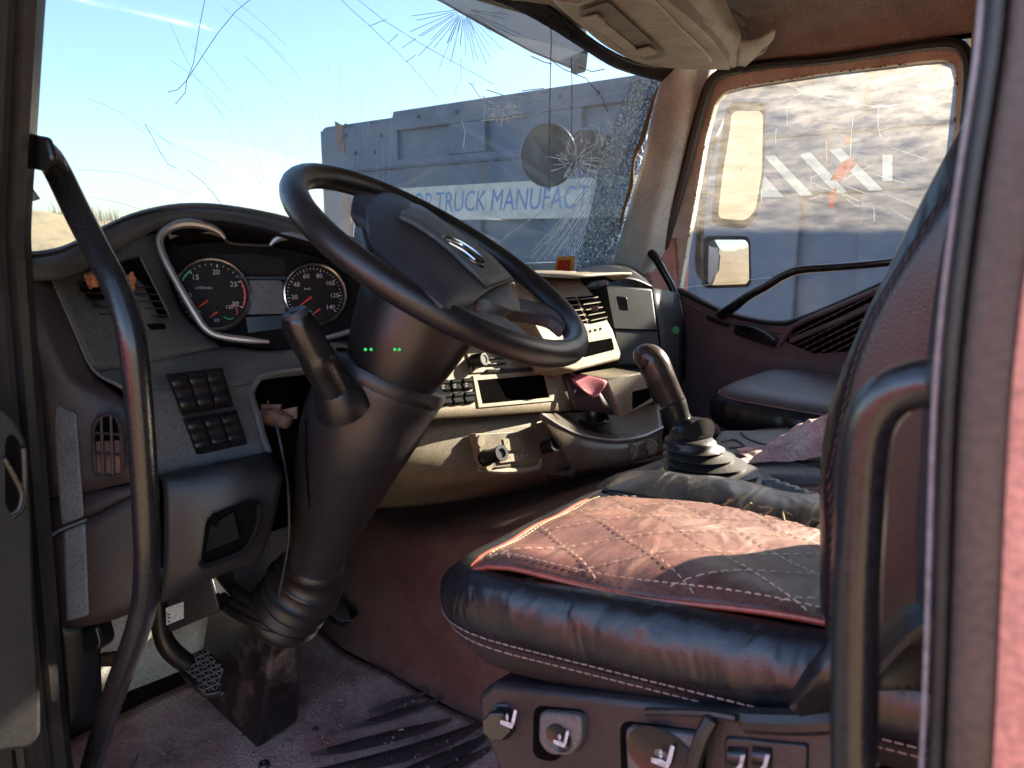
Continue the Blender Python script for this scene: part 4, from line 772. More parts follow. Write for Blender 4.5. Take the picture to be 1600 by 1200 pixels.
b = MB(); v_, f_ = arc(cL, rl * .86, rl * .90, R(128), R(158), 12, .0045); b.add(v_, f_); v_, f_ = arc(cL + GU * .026 - GV * .030, .012, .0135, R(220), R(300), 8, .0045); b.add(v_, f_); b.build('green_arc', M['green'], g1)
text('dial_number', '120', cL + GU * .026 - GV * .022 + GN * .0045, GU, GV, .0085, M['white'], g1, ext=.0001); text('dial_number', '50', cL + GU * .004 - GV * .045 + GN * .0045, GU, GV, .0085, M['white'], g1, ext=.0001)
g2 = gauge(cR, rr_, ['0', '20', '40', '60', '80', '100', '120', '140'], R(225), R(-40), 'km/h', 0)
needle(cR - GU * .006 - GV * .004, g2, R(217), .026, .0024); needle(cR + GU * .008 - GV * .026, g2, R(217), .018, .0022)
tr = [(352, 373), (342, 362), (325, 354), (300, 349), (278, 351), (258, 360), (249, 376), (256, 402), (279, 446), (306, 492), (322, 514), (343, 525), (385, 531), (420, 534)]
b = MB(); b.tube([gp(*p, .055) for p in tr], [.003, .005, .007, .008, .008, .0075, .007, .0065, .0065, .0065, .006, .006, .006, .003], 10, 4); b.patch([[gp(258, 358, .042), gp(278, 349, .042), (gp(300, 347, .042)), gp(330, 353, .042), gp(350, 366, .042)], [gp(266, 374, .03), gp(284, 366, .03), gp(305, 364, .03), gp(330, 366, .03), gp(352, 374, .03)]], 3, 4); b.build('silver_trim', M['silver'], G)
b = MB(); b.tube([gp(422, 383, .045), gp(432, 374, .045), gp(450, 369, .045), gp(480, 376, .045), gp(520, 386, .045)], [.003, .006, .008, .008, .008], 8, 4); b.tube([gp(500, 530, .035), gp(525, 524, .035), gp(560, 514, .035)], [.003, .005, .005], 8, 3); b.build('silver_trim', M['silver'], G)
b = MB(); b.patch([[gp(*p, .043) for p in tr[4:12]], [gp(270, 380, 0), gp(264, 395, 0), gp(272, 420, 0), gp(290, 446, 0), gp(302, 470, 0), gp(315, 496, 0), gp(330, 515, 0), gp(350, 524, 0)]], 2, 4); b.build('side_lining', M['matte'], G, solid=.002)
b = MB(); b.tube([gp(352, 374, .042), gp(362, 380, .04), gp(400, 383, .04), gp(422, 383, .042)], .003, 8, 3); b.build('hood_edge', M['dashdark'], G)

# ------------------------------------------------------------------ steering wheel and column
WC = V((.8251, .6267, .9618)); WN = V((-.5037, -.1913, .8424)).normalized(); WA = WN.cross(V((0, 0, 1))).normalized(); WB = WN.cross(WA)
def wp(px, py, off=0): return at(px, py, pl=(WC + WN * off, WN))
SW = thing('steering_wheel', 'large black steering wheel with a tilted centre pad and oval badge', 'steering wheel', WC)
b = MB(); b.tube([WC + WA * (.2345 * math.cos(i * math.pi / 24)) + WB * (.2345 * math.sin(i * math.pi / 24)) for i in range(48)], .0192, 18, 1, closed=True, flat=1.0, up=None); b.build('rim', M['wheel'], SW)
def slab(rows, name, m, th=.02, parent=SW, **k):
    b = MB(); b.patch(rows, 4, 4); return b.build(name, M[m], parent, solid=th, sharp=50, **k)
pad = slab([[wp(566, 322, .006), wp(600, 300, .012), wp(640, 313, .018), wp(700, 352, .022), wp(760, 395, .02), wp(803, 436, .012)],
            [wp(572, 330, .016), wp(605, 322, .026), wp(640, 332, .032), wp(692, 374, .034), wp(735, 415, .032), wp(770, 450, .022)],
            [wp(576, 352, .018), wp(600, 360, .026), wp(638, 388, .030), wp(680, 428, .030), wp(712, 455, .028), wp(742, 470, .020)],
            [wp(580, 385, .010), wp(600, 400, .015), wp(636, 432, .018), wp(672, 462, .018), wp(700, 482, .016), wp(724, 490, .008)]], 'centre_pad', 'pad', .035, bevel=.004)
slab([[wp(636, 317, .022), wp(660, 322, .028), wp(700, 350, .030), wp(760, 392, .028), wp(800, 432, .022)], [wp(624, 336, .037), wp(650, 348, .041), wp(692, 377, .0415), wp(735, 416, .0395), wp(765, 446, .030)]], 'pad_strip', 'padgrey', .006)
bc = wp(723, 394, .037); d1 = (wp(757, 416, .037) - wp(690, 372, .037)); bu = d1.normalized(); bn = (WN + WB * 0).normalized()
bw_ = d1.length / 2; bv = bn.cross(bu)
bn2 = (CAM - bc).normalized() * .25 + WN * .9; bn2.normalize(); bv = bn2.cross(bu).normalized()
b = MB(); rings = []
for r, h in ((1.0, -.008), (1.0, .002), (.94, .0045), (.88, .003), (.5, .0035), (.01, .0035)): rings.append([bc + bu * (bw_ * r * math.cos(k * math.pi / 20)) + bv * (.018 * r * math.sin(k * math.pi / 20)) + bn2 * h for k in range(40)])
b.loft(rings); bd = b.build('oval_badge', M['gloss'], SW)
b = MB(); b.tube([bc + bu * (bw_ * .97 * math.cos(k * math.pi / 20)) + bv * (.0175 * math.sin(k * math.pi / 20)) + bn2 * .004 for k in range(40)], .0016, 6, 1, closed=True)
b.tube([bc - bu * bw_ * .78 - bv * .004 + bn2 * .005, bc - bu * bw_ * .2 + bv * .006 + bn2 * .006, bc + bn2 * .006, bc + bu * bw_ * .25 + bv * .007 + bn2 * .006, bc + bu * bw_ * .78 - bv * .002 + bn2 * .005], .0024, 6, 4); b.tube([bc - bu * bw_ * .6 - bv * .008 + bn2 * .005, bc + bn2 * .005 - bv * .004, bc + bu * bw_ * .6 - bv * .008 + bn2 * .005], .002, 6, 4); b.build('badge_mark', M['chrome'], bd)
slab([[wp(556, 296, .0), wp(600, 304, .006), wp(640, 314, .012)], [wp(550, 314, .004), wp(596, 322, .018), wp(622, 334, .028)], [wp(546, 334, -.006), wp(570, 345, .008), wp(590, 360, .016)]], 'spoke', 'pad', .022, bevel=.004)
slab([[wp(770, 448, .012), wp(792, 446, .016), wp(806, 460, .012), wp(812, 474, .004)], [wp(748, 466, .016), wp(775, 474, .022), wp(798, 484, .016), wp(812, 486, .002)]], 'spoke_cover', 'padgrey', .03, bevel=.004)
slab([[wp(800, 462, -.004), wp(835, 470, -.004), wp(872, 480, .002), wp(895, 497, .004)], [wp(800, 484, -.002), wp(830, 486, .0), wp(862, 494, .006), wp(886, 512, .006)]], 'spoke', 'pad', .022, bevel=.005)
slab([[wp(735, 482, .012), wp(775, 490, .012), wp(806, 505, .008), wp(828, 524, .008)], [wp(722, 492, .006), wp(752, 508, .010), wp(785, 525, .008), wp(812, 540, .006)]], 'spoke', 'padgrey', .02, bevel=.004)
slab([[wp(560, 336, -.004), wp(584, 342, .0)], [wp(574, 392, -.006), wp(600, 398, .0)]], 'spoke', 'pad', .03, bevel=.004)
SC = thing('steering_column', 'dark steering column slanting down into a rubber boot and scuffed floor cover', 'steering column', at(400, 1140, z=0))
def rtube(sec, name, m, parent=SC, res=5, n=28, **k):
    b = MB(); b.tube([at(*s[:3]) for s in sec], [s[3] * s[2] / FPX for s in sec], n, res); return b.build(name, M[m], parent, **k)
rtube([(676, 446, 1.20, 70), (660, 478, 1.20, 98), (640, 520, 1.20, 92), (622, 560, 1.205, 82), (606, 600, 1.215, 66)], 'upper_shroud', 'black')
rtube([(606, 576, 1.235, 70), (600, 590, 1.235, 98), (586, 620, 1.24, 96), (564, 665, 1.25, 92), (546, 710, 1.275, 82), (524, 780, 1.33, 64), (502, 850, 1.39, 46), (494, 876, 1.41, 42)], 'lower_shroud', 'dashdark')
ca = (at(606, 576, 1.235) - at(586, 620, 1.24)).normalized(); b = MB(); rr0 = 99 * 1.235 / FPX; b.lathe([(rr0 * .86, .010), (rr0 * 1.0, .012), (rr0 * 1.035, .004), (rr0 * 1.03, -.006), (rr0 * .98, -.016)], at(601, 588, 1.235), ca, 40); b.build('shroud_rim', M['dashdark'], SC)
b = MB(); b.tube([at(478, 655, 1.175), at(478, 720, 1.19), at(484, 790, 1.25), at(488, 850, 1.33)], .0016, 5, 4); b.tube([at(640, 640, 1.165), at(600, 720, 1.20), at(560, 800, 1.265), at(526, 852, 1.34)], .0012, 5, 4); b.build('shroud_seam', M['void'], SC)
b = MB()
for px, py, t in ((567, 703, 1.185), (634, 694, 1.225), (556, 806, 1.29)):
    n_ = (CAM - at(px, py, t)).normalized(); b.lathe([(.010, -.004), (.011, .002), (.008, .004), (.0065, .0), (.0005, -.001)], at(px, py, t), n_, 16)
b.build('screw_recess', M['void'], SC)
sec = []
for i, (px, py, t, r) in enumerate([(494, 872, 1.42, 46), (492, 882, 1.425, 52), (490, 889, 1.43, 46), (486, 898, 1.44, 58), (481, 906, 1.445, 50), (474, 916, 1.455, 62), (468, 925, 1.46, 53), (463, 932, 1.465, 59), (458, 938, 1.47, 53), (453, 945, 1.475, 60), (449, 951, 1.48, 54), (444, 958, 1.485, 60), (440, 964, 1.49, 54), (436, 972, 1.495, 52)]): sec.append((px, py, t, r))
rtube(sec, 'rubber_boot', 'rubber', res=3)
b = MB(); c0 = at(432, 940, 1.55)
for k in range(3): b.tube([at(345 - k * 4, 905 + k * 16, 1.52 - k * .005), at(385 - k * 3, 935 + k * 14, 1.455 - k * .005), at(430, 962 + k * 9, 1.43 - k * .003), at(478, 955 + k * 9, 1.46)], .011, 8, 5)
b.build('boot_fold', M['rubber'], SC)
A0, B0, C0 = at(303, 1076, z=0), at(402, 1171, z=0), at(468, 1126, z=0); D0 = A0 + C0 - B0
A1, B1, C1 = at(328, 925, 1.60), at(430, 978, 1.46), at(478, 972, 1.50); D1 = A1 + C1 - B1
b = MB(); mm = lambda p, q: (p + q) / 2 + (CAM - p).normalized() * .006
r0 = rpoly([A0, B0, C0, D0], .014); r1 = rpoly([A1, B1, C1, D1], .014); b.loft([[p + V((0, 0, .001)) for p in r0], [p.lerp(q, .3) for p, q in zip(r0, r1)], [p.lerp(q, .7) for p, q in zip(r0, r1)], r1]); b.build('floor_cover', mat('scuffed_cover', (.014, .011, .012), .30, nscale=14, bump=.4, bscale=60, dust=.6, dcol=(.17, .12, .11), dscale=14, dlo=.5, dhi=.7), SC, bevel=.004)
st = MB(); st.tube([at(463, 493, 1.06), at(470, 510, 1.065), at(492, 552, 1.085), at(498, 563, 1.09), at(512, 590, 1.11), at(532, 626, 1.14)], [.021, .0245, .0245, .026, .026, .030], 20, 5); so_ = st.build('stalk', M['gloss'], SC)
b = MB(); b.lathe([(.0005, .003), (.017, .003), (.019, 0), (.019, -.01)], at(461, 489, 1.055), (at(463, 493, 1.06) - at(492, 552, 1.085)), 20); b.build('stalk_button', M['pad'], so_)
b = MB(); b.tube([at(520, 604, 1.125), at(531, 622, 1.14), at(536, 632, 1.15)], [.030, .040, .044], 24, 3); b.build('stalk_collar', M['black'], SC)
b = MB()
for px in (571, 580, 617, 624): b.lathe([(.0005, .002), (.0020, .0015), (.0024, 0)], at(px, 546, 1.117 if px < 600 else 1.113), (CAM - at(px, 546, 1.12)).normalized(), 10)
b.build('indicator_lamp', M['lamp'], SC)
# ------------------------------------------------------------------ driver seat
DS = thing('driver_seat', 'driver seat with quilted red brown cushion, black bolsters and switch base', 'seat', (.3, .62, 0))
FL, FR, RR, RL = V((.575, .885, .636)), V((.675, .365, .588)), V((.02, .33, .585)), V((.02, .78, .672))
def cush(k, kf=None):   # outline of the cushion grown by k metres, rounded
    c = (FL + FR + RR + RL) / 4; pts = []
    fx = [(1, 1), (1, -1), (-1, -1), (-1, 1)]
    for p, (sx, sy) in zip((FL, FR, RR, RL), fx): pts.append(p + V((sx * (k if kf is None or sx < 0 else kf), sy * k, 0)))
    return rpoly(pts, [.095 + (kf or k), .10, .05, .05], 10)
def lower(pts, dz): return [p + V((0, 0, dz)) for p in pts]
def bent(pts, dz):    # lower outline that tapers up to the rear corner as the side seam does
    return [p + V((0, 0, dz)) for p in pts]
b = MB(); b.loft([lower(cush(-.05), -.03), lower(cush(-.032), -.012), lower(cush(-.016), -.003), lower(cush(.002, .006), -.006), lower(cush(.014, .030), -.019), lower(cush(.022, .052), -.038), lower(cush(.022, .058), -.056), lower(cush(.016, .052), -.078)], cap=True); b.build('bolster', M['leather'], DS, sharp=70)
b = MB(); b.loft([lower(cush(.013, .049), -.079), lower(cush(.006, .038), -.098), lower(cush(-.010, .014), -.118), lower(cush(-.045, -.03), -.13)]); b.build('lower_cover', mat('seat_lower_cloth', (.018, .012, .013), .6, bump=.4, bscale=500), DS, sharp=70)
VB = .74
def topz(u, v):   # u front->rear, v left->right
    p = (FL * (1 - u) + RL * u) * (1 - v) + (FR * (1 - u) + RR * u) * v
    dome = .020 * math.sin(math.pi * min(1, max(0, v))) ** .7 * math.sin(math.pi * min(1, max(0, u * .9 + .04))) ** .5
    wr = .0042 * math.sin(11 * u + 7 * v + 2 * math.sin(5 * v)) * min(1, 6 * u) + .0016 * math.sin(23 * v - 6 * u)
    ed = .010 * max(0, (.13 - v) / .09) ** 2 + .012 * max(0, (.12 - u) / .09) ** 2
    return p + V((-.012 * max(0, (.06 - u) / .06) ** 2 * 0, 0, dome + wr + .006 - ed))
b = MB(); N_ = 44; rows = []
for i in range(N_ + 1):
    u = .032 + .95 * i / N_; rows.append([topz(u, .046 + (VB - .046) * j / N_) for j in range(N_ + 1)])
b.patch(rows, 1, 1); b.build('quilted_panel', M['redleather'], DS, solid=.006, sharp=180)
b = MB(); bl = [topz(.032 + .95 * i / 20, .045) for i in range(21)]; fl_ = [topz(.031, .045 + (VB - .045) * i / 14) for i in range(15)]
b.tube(list(reversed(fl_)) + bl[1:], .0030, 8, 1); b.build('piping', M['piping'], DS)
# diamond stitching: short raised thread stitches following the panel
b = MB()
def stitch(p, q, m=26):
    for i in range(m):
        a, c = (i + .15) / m, (i + .75) / m
        ua, va = p[0] + (q[0] - p[0]) * a, p[1] + (q[1] - p[1]) * a; uc, vc = p[0] + (q[0] - p[0]) * c, p[1] + (q[1] - p[1]) * c
        if not (.05 < ua < .97 and .07 < va < VB - .01): continue
        A_, C_ = topz(ua, va) + V((0, 0, .0012)), topz(uc, vc) + V((0, 0, .0012)); b.tube([A_, (A_ + C_) / 2 + V((0, 0, .0007)), C_], .00055, 5, 1, cap=False)
for k in range(-8, 12):
    o = k * .19; stitch((0, o), (1, o + 1.05), 60); stitch((0, o), (1, o - 1.05), 60)
for v in (.085,): stitch((.02, v), (.97, v), 60)
stitch((.06, .05), (.06, .8), 50)
b.build('quilt_stitching', M['thread'], DS)
b = MB()
pts = cush(.0165); 
for q in (.0165,):
    for zz, kk, kf_ in ((-.073, .0190, .0550), (-.086, .0118, .0455)):
        loop = [p + V((0, 0, zz)) for p in cush(kk, kf_)]
        for i in range(len(loop)):
            a, c = loop[i], loop[(i + 1) % len(loop)]; L_ = (c - a).length; n_ = max(1, int(L_ / .009))
            for j in range(n_): b.tube([a.lerp(c, (j + .1) / n_), a.lerp(c, (j + .85) / n_)], .0010, 4, 1, cap=False)
b.build('side_stitching', M['threaddark'], DS)
b = MB()   # right bolster ridge
rows = []
for i in range(13):
    u = .055 + .935 * i / 12; h = .034 * math.sin(math.pi * min(1, (i + .6) / 9)) ** .6 if i < 6 else .034 - .002 * (i - 6); h += .002 * math.sin(i * 2.3)
    p = lambda v: (FL * (1 - u) + RL * u) * (1 - v) + (FR * (1 - u) + RR * u) * v
    rows.append([p(VB - .02) + V((0, 0, .012)), p(.80) + V((0, 0, h * .55 + .012)), p(.86) + V((0, 0, h * .85 + .010)), p(.92) + V((0, 0, h + .008)), p(1.0) + V((0, 0, h * .8 + .004)), p(1.045) + V((0, 0, -.01)), p(1.05) + V((0, 0, -.05))])
b.patch(rows, 4, 4); b.build('side_bolster', M['leather'], DS, solid=.005, sharp=180)
b = MB()   # torn edge of the quilt beside the bolster
for i in range(14):
    u = .35 + i * .045; p = topz(u, VB - .01); b.tube([p, p + V((random.uniform(-.01, .01), -.012, .008)), p + V((random.uniform(-.015, .015), -.016, .004))], .0016, 4, 2)
b.build('torn_edge', M['debris'], DS)
# backrest
def brx(z): return .022 * math.exp(-((z - .92) / .10) ** 2) + brx0(z)
def brx0(z): return .205 - .30 * (z - .80) if z > .8 else .205 - .05 * (.8 - z)
rings = []
for z, wy, th in ((.58, .40, .09), (.62, .43, .115), (.72, .455, .13), (.85, .46, .13), (1.0, .45, .12), (1.12, .425, .11), (1.24, .37, .10), (1.30, .30, .08), (1.315, .24, .05)):
    x1 = brx(z) - (.02 if z > 1.2 else 0); x0 = x1 - th; yc = .575
    rings.append(rpoly([V((x1, yc + wy / 2, z)), V((x1 + .02, yc + wy / 4, z)), V((x1 + .0, yc, z)), V((x1 + .02, yc - wy / 4, z)), V((x1, yc - wy / 2, z)), V((x0, yc - wy / 2, z)), V((x0, yc + wy / 2, z))], [.04, .05, .05, .05, .04, .04, .045], 5))
R2 = [[V(p) for p in ring] for ring in zip(*[spline(list(c), 4) for c in zip(*rings)])]
b = MB(); b.loft(R2); b.build('backrest', M['leather'], DS, sharp=70)
b = MB()   # brown inset and seam along the near edge of the backrest
cols = []
for z in [.64 + i * .05 for i in range(13)]:
    x = brx(z); wy = .46 if z < 1.0 else .46 - (z - 1.0) * .28; y = .575 + wy / 2; cols.append((x, y, z))
b.patch([[V((x - .012, y + .0015, z)), V((x - .05, y + .0045, z)), V((x - .098, y + .002, z))] for x, y, z in cols], 3, 3); b.build('side_panel', mat('wine_leather', (.018, .009, .011), .36, bump=.25, bscale=600), DS, solid=.004)
b = MB()
for x, y, z in cols:
    for k in range(5):
        z0 = z + k * .01; xx = brx(z0) - .016; b.tube([V((xx, y + .004, z0)), V((xx - .002, y + .004, z0 + .007))], .0004, 4, 1, cap=False)
b.build('back_stitching', mat('wine_thread', (.13, .07, .065), .8), DS)
b = MB(); b.loft([[p + V((-.05, 0, z)) for p in rpoly([V((.12, .72, 0)), V((.12, .50, 0)), V((.02, .50, 0)), V((.02, .72, 0))], .04)] for z in (1.34, 1.38, 1.50, 1.54)]); b.build('headrest', M['leather'], DS, bevel=.015)
# base with the seat switches
nb = V((-.05, 1, .12)).normalized(); ob = V((.45, .872, .48))
def bp(px, py, off=0): return at(px, py, pl=(ob + nb * off, nb))
pan = [bp(*p) for p in ((745, 1085), (770, 1066), (1000, 1094), (1130, 1110), (1310, 1118), (1310, 1300), (800, 1300), (772, 1190), (748, 1130))]
b = MB(); b.loft([[p - nb * .42 - V((0, 0, 0)) for p in pan], pan]); b.build('base_panel', M['dashdark'], DS, bevel=.008, seg=3)
b = MB(); b.abox(.02, .50, .44, .84, .02, .42); b.build('pedestal', M['black'], DS, bevel=.02)
def icon(px, py, s, name='seat_symbol', par=DS, off=.012):
    o = bp(px, py, off); X = RT.copy(); X = (X - nb * X.dot(nb)).normalized(); Y = nb.cross(X); Y = -Y if Y.z < 0 else Y; b = MB()
    P = lambda x, y: o + X * x * s + Y * y * s
    b.prism([P(-.9, -.8), P(.35, -.85), P(.55, -.5), P(-.1, -.35), P(-.9, -.45)], nb * .0004); b.prism([P(.25, -.42), P(.6, -.45), P(.9, .9), P(.62, .95)], nb * .0004)
    b.prism([P(-.35, .05), P(.0, .05), P(-.17, .4)], nb * .0004); b.prism([P(-.35, -.02), P(-.17, -.28), P(.0, -.02)], nb * .0004); return b.build(name, M['white'], par)
o = bp(791, 1126); b = MB(); r = .0175
b.loft([[o + (RT * math.cos(k * math.pi / 4 + .39) + UP * math.sin(k * math.pi / 4 + .39)) * (q * r) + nb * h for k in range(8)] for q, h in ((1.25, 0), (1.2, .002), (1.0, .004), (1.0, .014), (.9, .018))]); kb = b.build('turn_knob', M['black'], DS, bevel=.002); icon(795, 1122, .012, par=kb, off=.0185)
def tongue(pts, off, name='lever_tab', m='dash'):
    b = MB(); b.prism(rpoly([bp(*p, off) for p in pts], .008), -nb * (off + .004)); return b.build(name, M[m], DS, bevel=.003)
for pts, c, rr2 in (([(842, 1112), (908, 1118), (908, 1160), (892, 1182), (856, 1180), (840, 1160)], (873, 1153), .014), ([(976, 1136), (1092, 1150), (1088, 1230), (980, 1230)], (1032, 1180), .026)):
    b = MB(); b.prism(rpoly([bp(*p, .001) for p in [(pts[0][0] - 8, pts[0][1] - 10), (pts[1][0] + 10, pts[1][1] - 8), (pts[-2][0] + 14, pts[-2][1] + 12) if len(pts) > 4 else (1102, 1240), (pts[-1][0] - 8, pts[-1][1] + 24)]], .012), -nb * .001); b.build('tab_recess', M['void'], DS)
    tb = tongue(pts, .010); o = bp(*c, .011); b = MB(); b.lathe([(rr2, 0), (rr2 * .9, -.001), (.0005, -.0025)], o + nb * .0012, nb, 24, sx=1.35 if rr2 > .02 else 1.1); b.build('thumb_dish', M['gloss'], tb); icon(c[0] + 4, c[1], .0105 if rr2 < .02 else .013, par=tb, off=.0135)
b = MB(); b.prism(rpoly([bp(*p, .004) for p in ((1132, 1152), (1262, 1164), (1260, 1260), (1130, 1260))], .004), -nb * .006); sf = b.build('switch_frame', M['dashdark'], DS, bevel=.002)
for x in (1136, 1174):
    q = [bp(*p, .005) for p in ((x, 1166), (x + 34, 1169), (x + 32, 1232), (x - 1, 1230))]; b = MB(); rocker(b, q, nb, k=.5); rs = b.build('rocker_switch', M['gloss'], DS, sharp=50)
    o = bp(x + 20, 1190, .0125); b = MB(); b.prism([o - RT * .004 - UP * .006, o + RT * .002 - UP * .006, o + RT * .005 + UP * .006, o + RT * .001 + UP * .006, o - RT * .001 - UP * .003], nb * .0004); b.build('switch_symbol', M['white'], rs)
b = MB(); b.tube([bp(1165, 1125, .012), bp(1240, 1128, .014), bp(1320, 1124, .012)], .011, 10, 3); b.tube([bp(1010, 1112, .004), bp(1100, 1114, .01), bp(1150, 1122, .01)], .004, 8, 3); b.tube([bp(1112, 1124, .014), bp(1098, 1150, .018), bp(1085, 1190, .018), bp(1078, 1240, .014)], .007, 8, 4); b.build('seat_hose', M['rubber'], DS)
# side wing of the cushion running back under the handle
b = MB(); b.patch([[at(1230, 1090, y=.89), at(1262, 1040, y=.90), at(1300, 990, y=.895)], [at(1236, 1108, y=.90), at(1275, 1070, y=.91), at(1330, 1020, y=.90)], [at(1250, 1120, y=.89), at(1300, 1110, y=.89), at(1360, 1080, y=.89)]], 4, 4); b.build('side_wing', M['leather'], DS, solid=.01)
b = MB(); b.patch([[at(1370, 980, y=.93), at(1430, 940, y=.94), at(1490, 930, y=.93)], [at(1370, 1060, y=.95), at(1430, 1000, y=.955), at(1500, 980, y=.95)], [at(1370, 1080, y=.90), at(1430, 1080, y=.9), at(1500, 1100, y=.9)]], 4, 4); b.build('recliner_cover', M['black'], DS, solid=.02)

# seat belt hanging beside the backrest
sbt = thing('seat_belt', 'dark seat belt webbing hanging beside the driver backrest', 'seat belt', (.05, .95, .6))
b = MB(); pl_ = [(1556, -30), (1548, 60), (1530, 180), (1505, 300), (1480, 420), (1462, 560), (1452, 700), (1446, 860), (1444, 1000)]; b.patch([[at(p[0] - 14, p[1], y=.98 - i * .012), at(p[0] + 18, p[1], y=.98 - i * .012), at(p[0] + 50, p[1], y=.985 - i * .012)] for i, p in enumerate(pl_)], 4, 2); b.build('webbing', mat('belt_webbing', (.020, .015, .022), .8, bump=.6, bscale=900), sbt, solid=.002)

# ------------------------------------------------------------------ passenger seat
PSx = thing('passenger_seat', 'black passenger seat with low cushion beside the far door', 'seat', (.55, -.72, 0))
def pout(k): return rpoly([V((.93 + k, -.50 + k, .555)), V((.93 + k, -.98 - k, .555)), V((.35, -.98 - k, .54)), V((.35, -.50 + k, .54))], [.14, .10, .05, .05], 8)
b = MB(); b.loft([lower(pout(-.06), .034), lower(pout(-.02), .028), lower(pout(.0), .016), lower(pout(.004), .010)]); b.build('seat_panel', mat('dull_plum_leather', (.10, .078, .085), .42, bump=.4, bscale=380, voro=True), PSx, sharp=70)
b = MB(); b.loft([lower(pout(.004), .009), lower(pout(.022), -.014), lower(pout(.024), -.045), lower(pout(.012), -.075), lower(pout(-.02), -.098)]); b.build('bolster', M['leather'], PSx, sharp=70)
b = MB(); lp_ = [p + V((0, 0, .008)) for p in pout(.006)]; b.tube(lp_, .002, 5, 1, closed=True); b.build('seam', M['threaddark'], PSx)
b = MB(); b.abox(.38, .80, -.94, -.56, .02, .455); b.build('base', M['black'], PSx, bevel=.02)
b = MB(); b.loft([rpoly([V((.33 - .3 * (z - .55), -.52, z)), V((.33 - .3 * (z - .55), -.97, z)), V((.22 - .3 * (z - .55), -.97, z)), V((.22 - .3 * (z - .55), -.52, z))], .04) for z in (.57, .62, .8, .96, 1.02)]); b.build('backrest', M['leather'], PSx, bevel=.02)

# ------------------------------------------------------------------ gear lever
GL = thing('gear_lever', 'worn black gear lever with bent grip above a ribbed boot', 'gear lever', at(1120, 745, t=1.40))
b = MB(); b.tube([at(*p) for p in ((1001, 566, 1.42), (1009, 560, 1.42), (1020, 567, 1.42), (1031, 588, 1.42), (1041, 608, 1.425), (1053, 633, 1.43))], [.020, .0275, .030, .0275, .0255, .024], 22, 6); b.build('grip', mat('worn_grip', (.016, .010, .011), .22, bump=.2, bscale=300, dust=.15), GL)
b = MB(); b.tube([at(1050, 630, 1.43), at(1053, 636, 1.43), at(1060, 655, 1.432), at(1068, 672, 1.435), at(1076, 682, 1.42), at(1084, 689, 1.41)], [.027, .025, .023, .027, .042, .050], 24, 5); b.build('sleeve', M['gloss'], GL)
b = MB(); rings = []
cs = [(1077, 684, 36), (1078, 690, 41), (1080, 694, 39), (1084, 700, 48), (1087, 704, 44), (1092, 711, 56), (1095, 715, 51), (1101, 722, 65), (1104, 727, 59), (1111, 733, 74), (1114, 738, 67), (1121, 744, 84), (1124, 750, 84), (1126, 756, 78)]
for px, py, hw in cs:
    t = 1.40; c = at(px, py, t); r = hw * t / FPX
    rings.append([c + (HV * .9 * math.cos(k * math.pi / 16) + RT * math.sin(k * math.pi / 16)) * r for k in range(32)])
b.loft(rings); b.build('ribbed_boot', M['rubber'], GL, sharp=80)
# grey handle flap and tray behind the lever
TC = thing('centre_tray', 'grey ribbed tray cover on the engine tunnel between the seats', 'tray', (.5, -.2, .57))
b = MB(); zt_ = .555; tq = [at(1085, 742, z=zt_), at(1125, 672, z=zt_), at(1330, 672, z=zt_), at(1400, 742, z=zt_)]; b.prism(rpoly(tq, .02), (0, 0, -.03)); b.build('tray_sheet', M['traymat'], TC, bevel=.006)
b = MB()
for q in ([(1158, 676), (1166, 684), (1185, 692), (1220, 700)], [(1128, 690), (1150, 688), (1172, 704)], [(1140, 700), (1162, 700), (1180, 710)], [(1160, 706), (1185, 702), (1205, 710)], [(1175, 712), (1198, 706), (1218, 714)]): b.tube([at(*p, z=zt_ + .001) for p in q], .003, 6, 3)
b.build('raised_line', M['dash'], TC)
b = MB(); b.loft([[at(1155, 712, t=1.62), at(1300, 724, t=1.48), at(1300, 760, t=1.48), at(1165, 748, t=1.62)], [at(1160, 704, t=1.72), at(1310, 716, t=1.58), at(1310, 752, t=1.58), at(1170, 742, t=1.72)]]); b.build('tray_wall', M['dashdark'], TC, bevel=.004)
b = MB()
for i in range(7):
    c = at(1205 + i * 15, 752 + i * 5.2, t=1.33 - i * .012); b.lathe([(.016, -.03), (.016, .0), (.012, .004), (.006, .0045), (.0005, .003)], c, UP, 16)
b.build('grey_knuckle', mat('grey_rubber_beads', (.17, .17, .175), .45, bump=.3, bscale=400), TC)
PBk = thing('parking_lever', 'flat dark grey parking lever lying beside the gear boot', 'lever', at(990, 745, t=1.4))
b = MB(); b.patch([[at(934, 758, 1.46), at(960, 742, 1.47), at(1000, 730, 1.48), at(1042, 714, 1.50)], [at(934, 766, 1.43), at(958, 750, 1.43), at(1000, 741, 1.44), at(1042, 724, 1.46)], [at(945, 774, 1.42), at(975, 764, 1.42), at(1005, 756, 1.43), at(1042, 744, 1.45)]], 4, 4); b.build('lever_body', M['dash'], PBk, solid=.02, bevel=.003)
b = MB(); b.tube([at(985, 740, 1.445), at(1006, 752, 1.428)], .0012, 5, 1); b.build('seam', M['void'], PBk)

